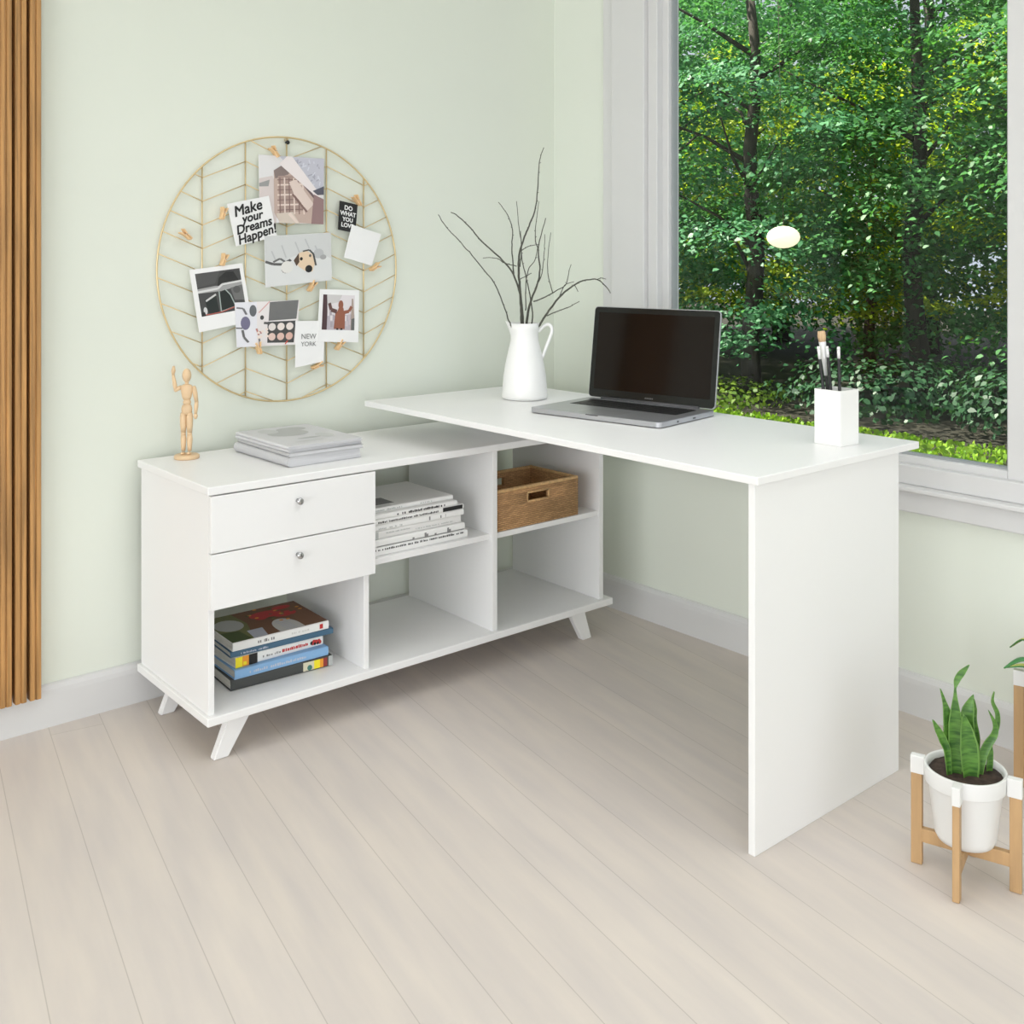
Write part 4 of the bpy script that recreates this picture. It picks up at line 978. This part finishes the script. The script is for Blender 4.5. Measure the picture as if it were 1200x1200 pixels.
def bush(label, x, y, r_, m, n=1500, size=.10, h=.8):
    u = nr.normal(size=(n, 3)); u /= np.linalg.norm(u, axis=1, keepdims=True); k = nr.uniform(.5, 1, n)[:, None]
    P = u * k * np.array([r_, r_, h * .5]) + np.array([0, 0, h * .5])
    o = leaf_cloud('bush', m, P, u + np.array([0, 0, .8]) + nr.normal(size=(n, 3)) * .4, nr.uniform(.6, 1.2, n) * size)
    o.location = (x, y, -.32); tag(o, label, 'bush'); return o
bush('low olive-green bush just behind the laptop outside', 5.9, 3.9, .9, leaf_mat('olive_leaf', (.07, .15, .02), (.20, .30, .04), .4), 700, .055, .30)
bush('dark green bush at the foot of the trees outside, behind the brush holder', 6.1, 2.3, 1.0, M_DUSK, 1300, .06, .65)
bush('dark bush at the foot of the trees by the right window frame', 6.2, .9, .9, M_DUSK, 1400, .06, .7)
for k, (x, y) in enumerate(((11.6, 9.6), (11.4, 7.6), (11.6, 5.7), (11.3, 3.9), (11.2, 2.0), (11.0, .2), (11.6, 11.6), (11.4, 13.6), (8.6, 9.4), (8.8, 11.0))):
    o = bush('dark dense shrub deep among the woodland tree trunks', x, y, 1.25, M_DARK, 2600, .09, 2.9) if k == 0 else sh.copy()
    if k == 0: sh = o; o['group'] = 'shrubs deep in the woodland'
    else: COL.objects.link(o); o.location = (x, y, -.32); o.rotation_euler = (0, 0, k * 1.3)
# glowing globe added outside to imitate a lamp's reflection in the glass
LM = thing('reflection_globe', 'round warm glowing globe added outside in place of a reflection in the window glass', 'lamp reflection', (5.0, 2.54, 1.355))
b = BM(); sphere(b, (5.0, 2.54, 1.355), .140, .68, 24); obj('globe', b, emit_mat('reflection_glow', (1., .86, .62), 1.5), LM)
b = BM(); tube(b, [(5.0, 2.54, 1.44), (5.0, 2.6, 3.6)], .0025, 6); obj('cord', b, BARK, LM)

# ------------------------------------------------------------------ light
wd = bpy.data.worlds.new('World'); SC.world = wd; wd.use_nodes = True
bg = wd.node_tree.nodes['Background']; bg.inputs[0].default_value = (.80, .90, 1., 1); bg.inputs[1].default_value = 1.1
def light(name, kind, loc, energy, target=None, size=(1, 1), col=(1, 1, 1), d=None):
    l = bpy.data.lights.new(name, kind); l.energy = energy; l.color = col
    if kind == 'AREA': l.shape = 'RECTANGLE'; l.size, l.size_y = size
    o = bpy.data.objects.new(name, l); COL.objects.link(o); o.location = loc
    v = Vector(target) - Vector(loc) if target else Vector(d)
    o.rotation_euler = v.to_track_quat('-Z', 'Y').to_euler(); return o
s_ = light('sun', 'SUN', (0, 0, 6), 19.0, d=(.28, -.52, -.80), col=(1., .95, .82)); s_.data.angle = R(1)
FILL_COL = (.98, .985, 1.)
light('rear_fill_lamp', 'AREA', (-3.6, -7.9, 1.05), 150, (-2.4, 0, .8), (5.6, 2.0), FILL_COL)  # unseen area lamp added behind the viewer to brighten the fronts
light('side_fill_lamp', 'AREA', (-7.9, -3.2, 1.05), 250, (0, -2.0, .7), (5.4, 2.0), FILL_COL)  # unseen area lamp added at the side, fills in under the desk
c_ = light('overhead_fill_lamp', 'AREA', (-1.5, -1.7, 2.66), 21, (-1.5, -1.7, 0), (2.2, 2.2), FILL_COL); c_.data.spread = R(110)  # area lamp without a fixture, added overhead to lift the top surfaces

# ------------------------------------------------------------------ camera
cam = bpy.data.cameras.new('camera'); co = bpy.data.objects.new('camera', cam); COL.objects.link(co)
co.location = (-2.589, -2.816, 1.201); co.rotation_euler = (R(90), 0, -.7035)
cam.sensor_width = 36; cam.lens = 36 * 1231.5 / 1200; cam.shift_y = -(600 - 299.0) / 1200; cam.clip_start = .05
SC.camera = co
SC.cycles.max_bounces = 20; SC.cycles.diffuse_bounces = 14; SC.cycles.transparent_max_bounces = 16
vs = SC.view_settings; vs.view_transform = 'Standard'; vs.look = 'None'; vs.exposure = -.46; vs.gamma = 1; vs.use_curve_mapping = False
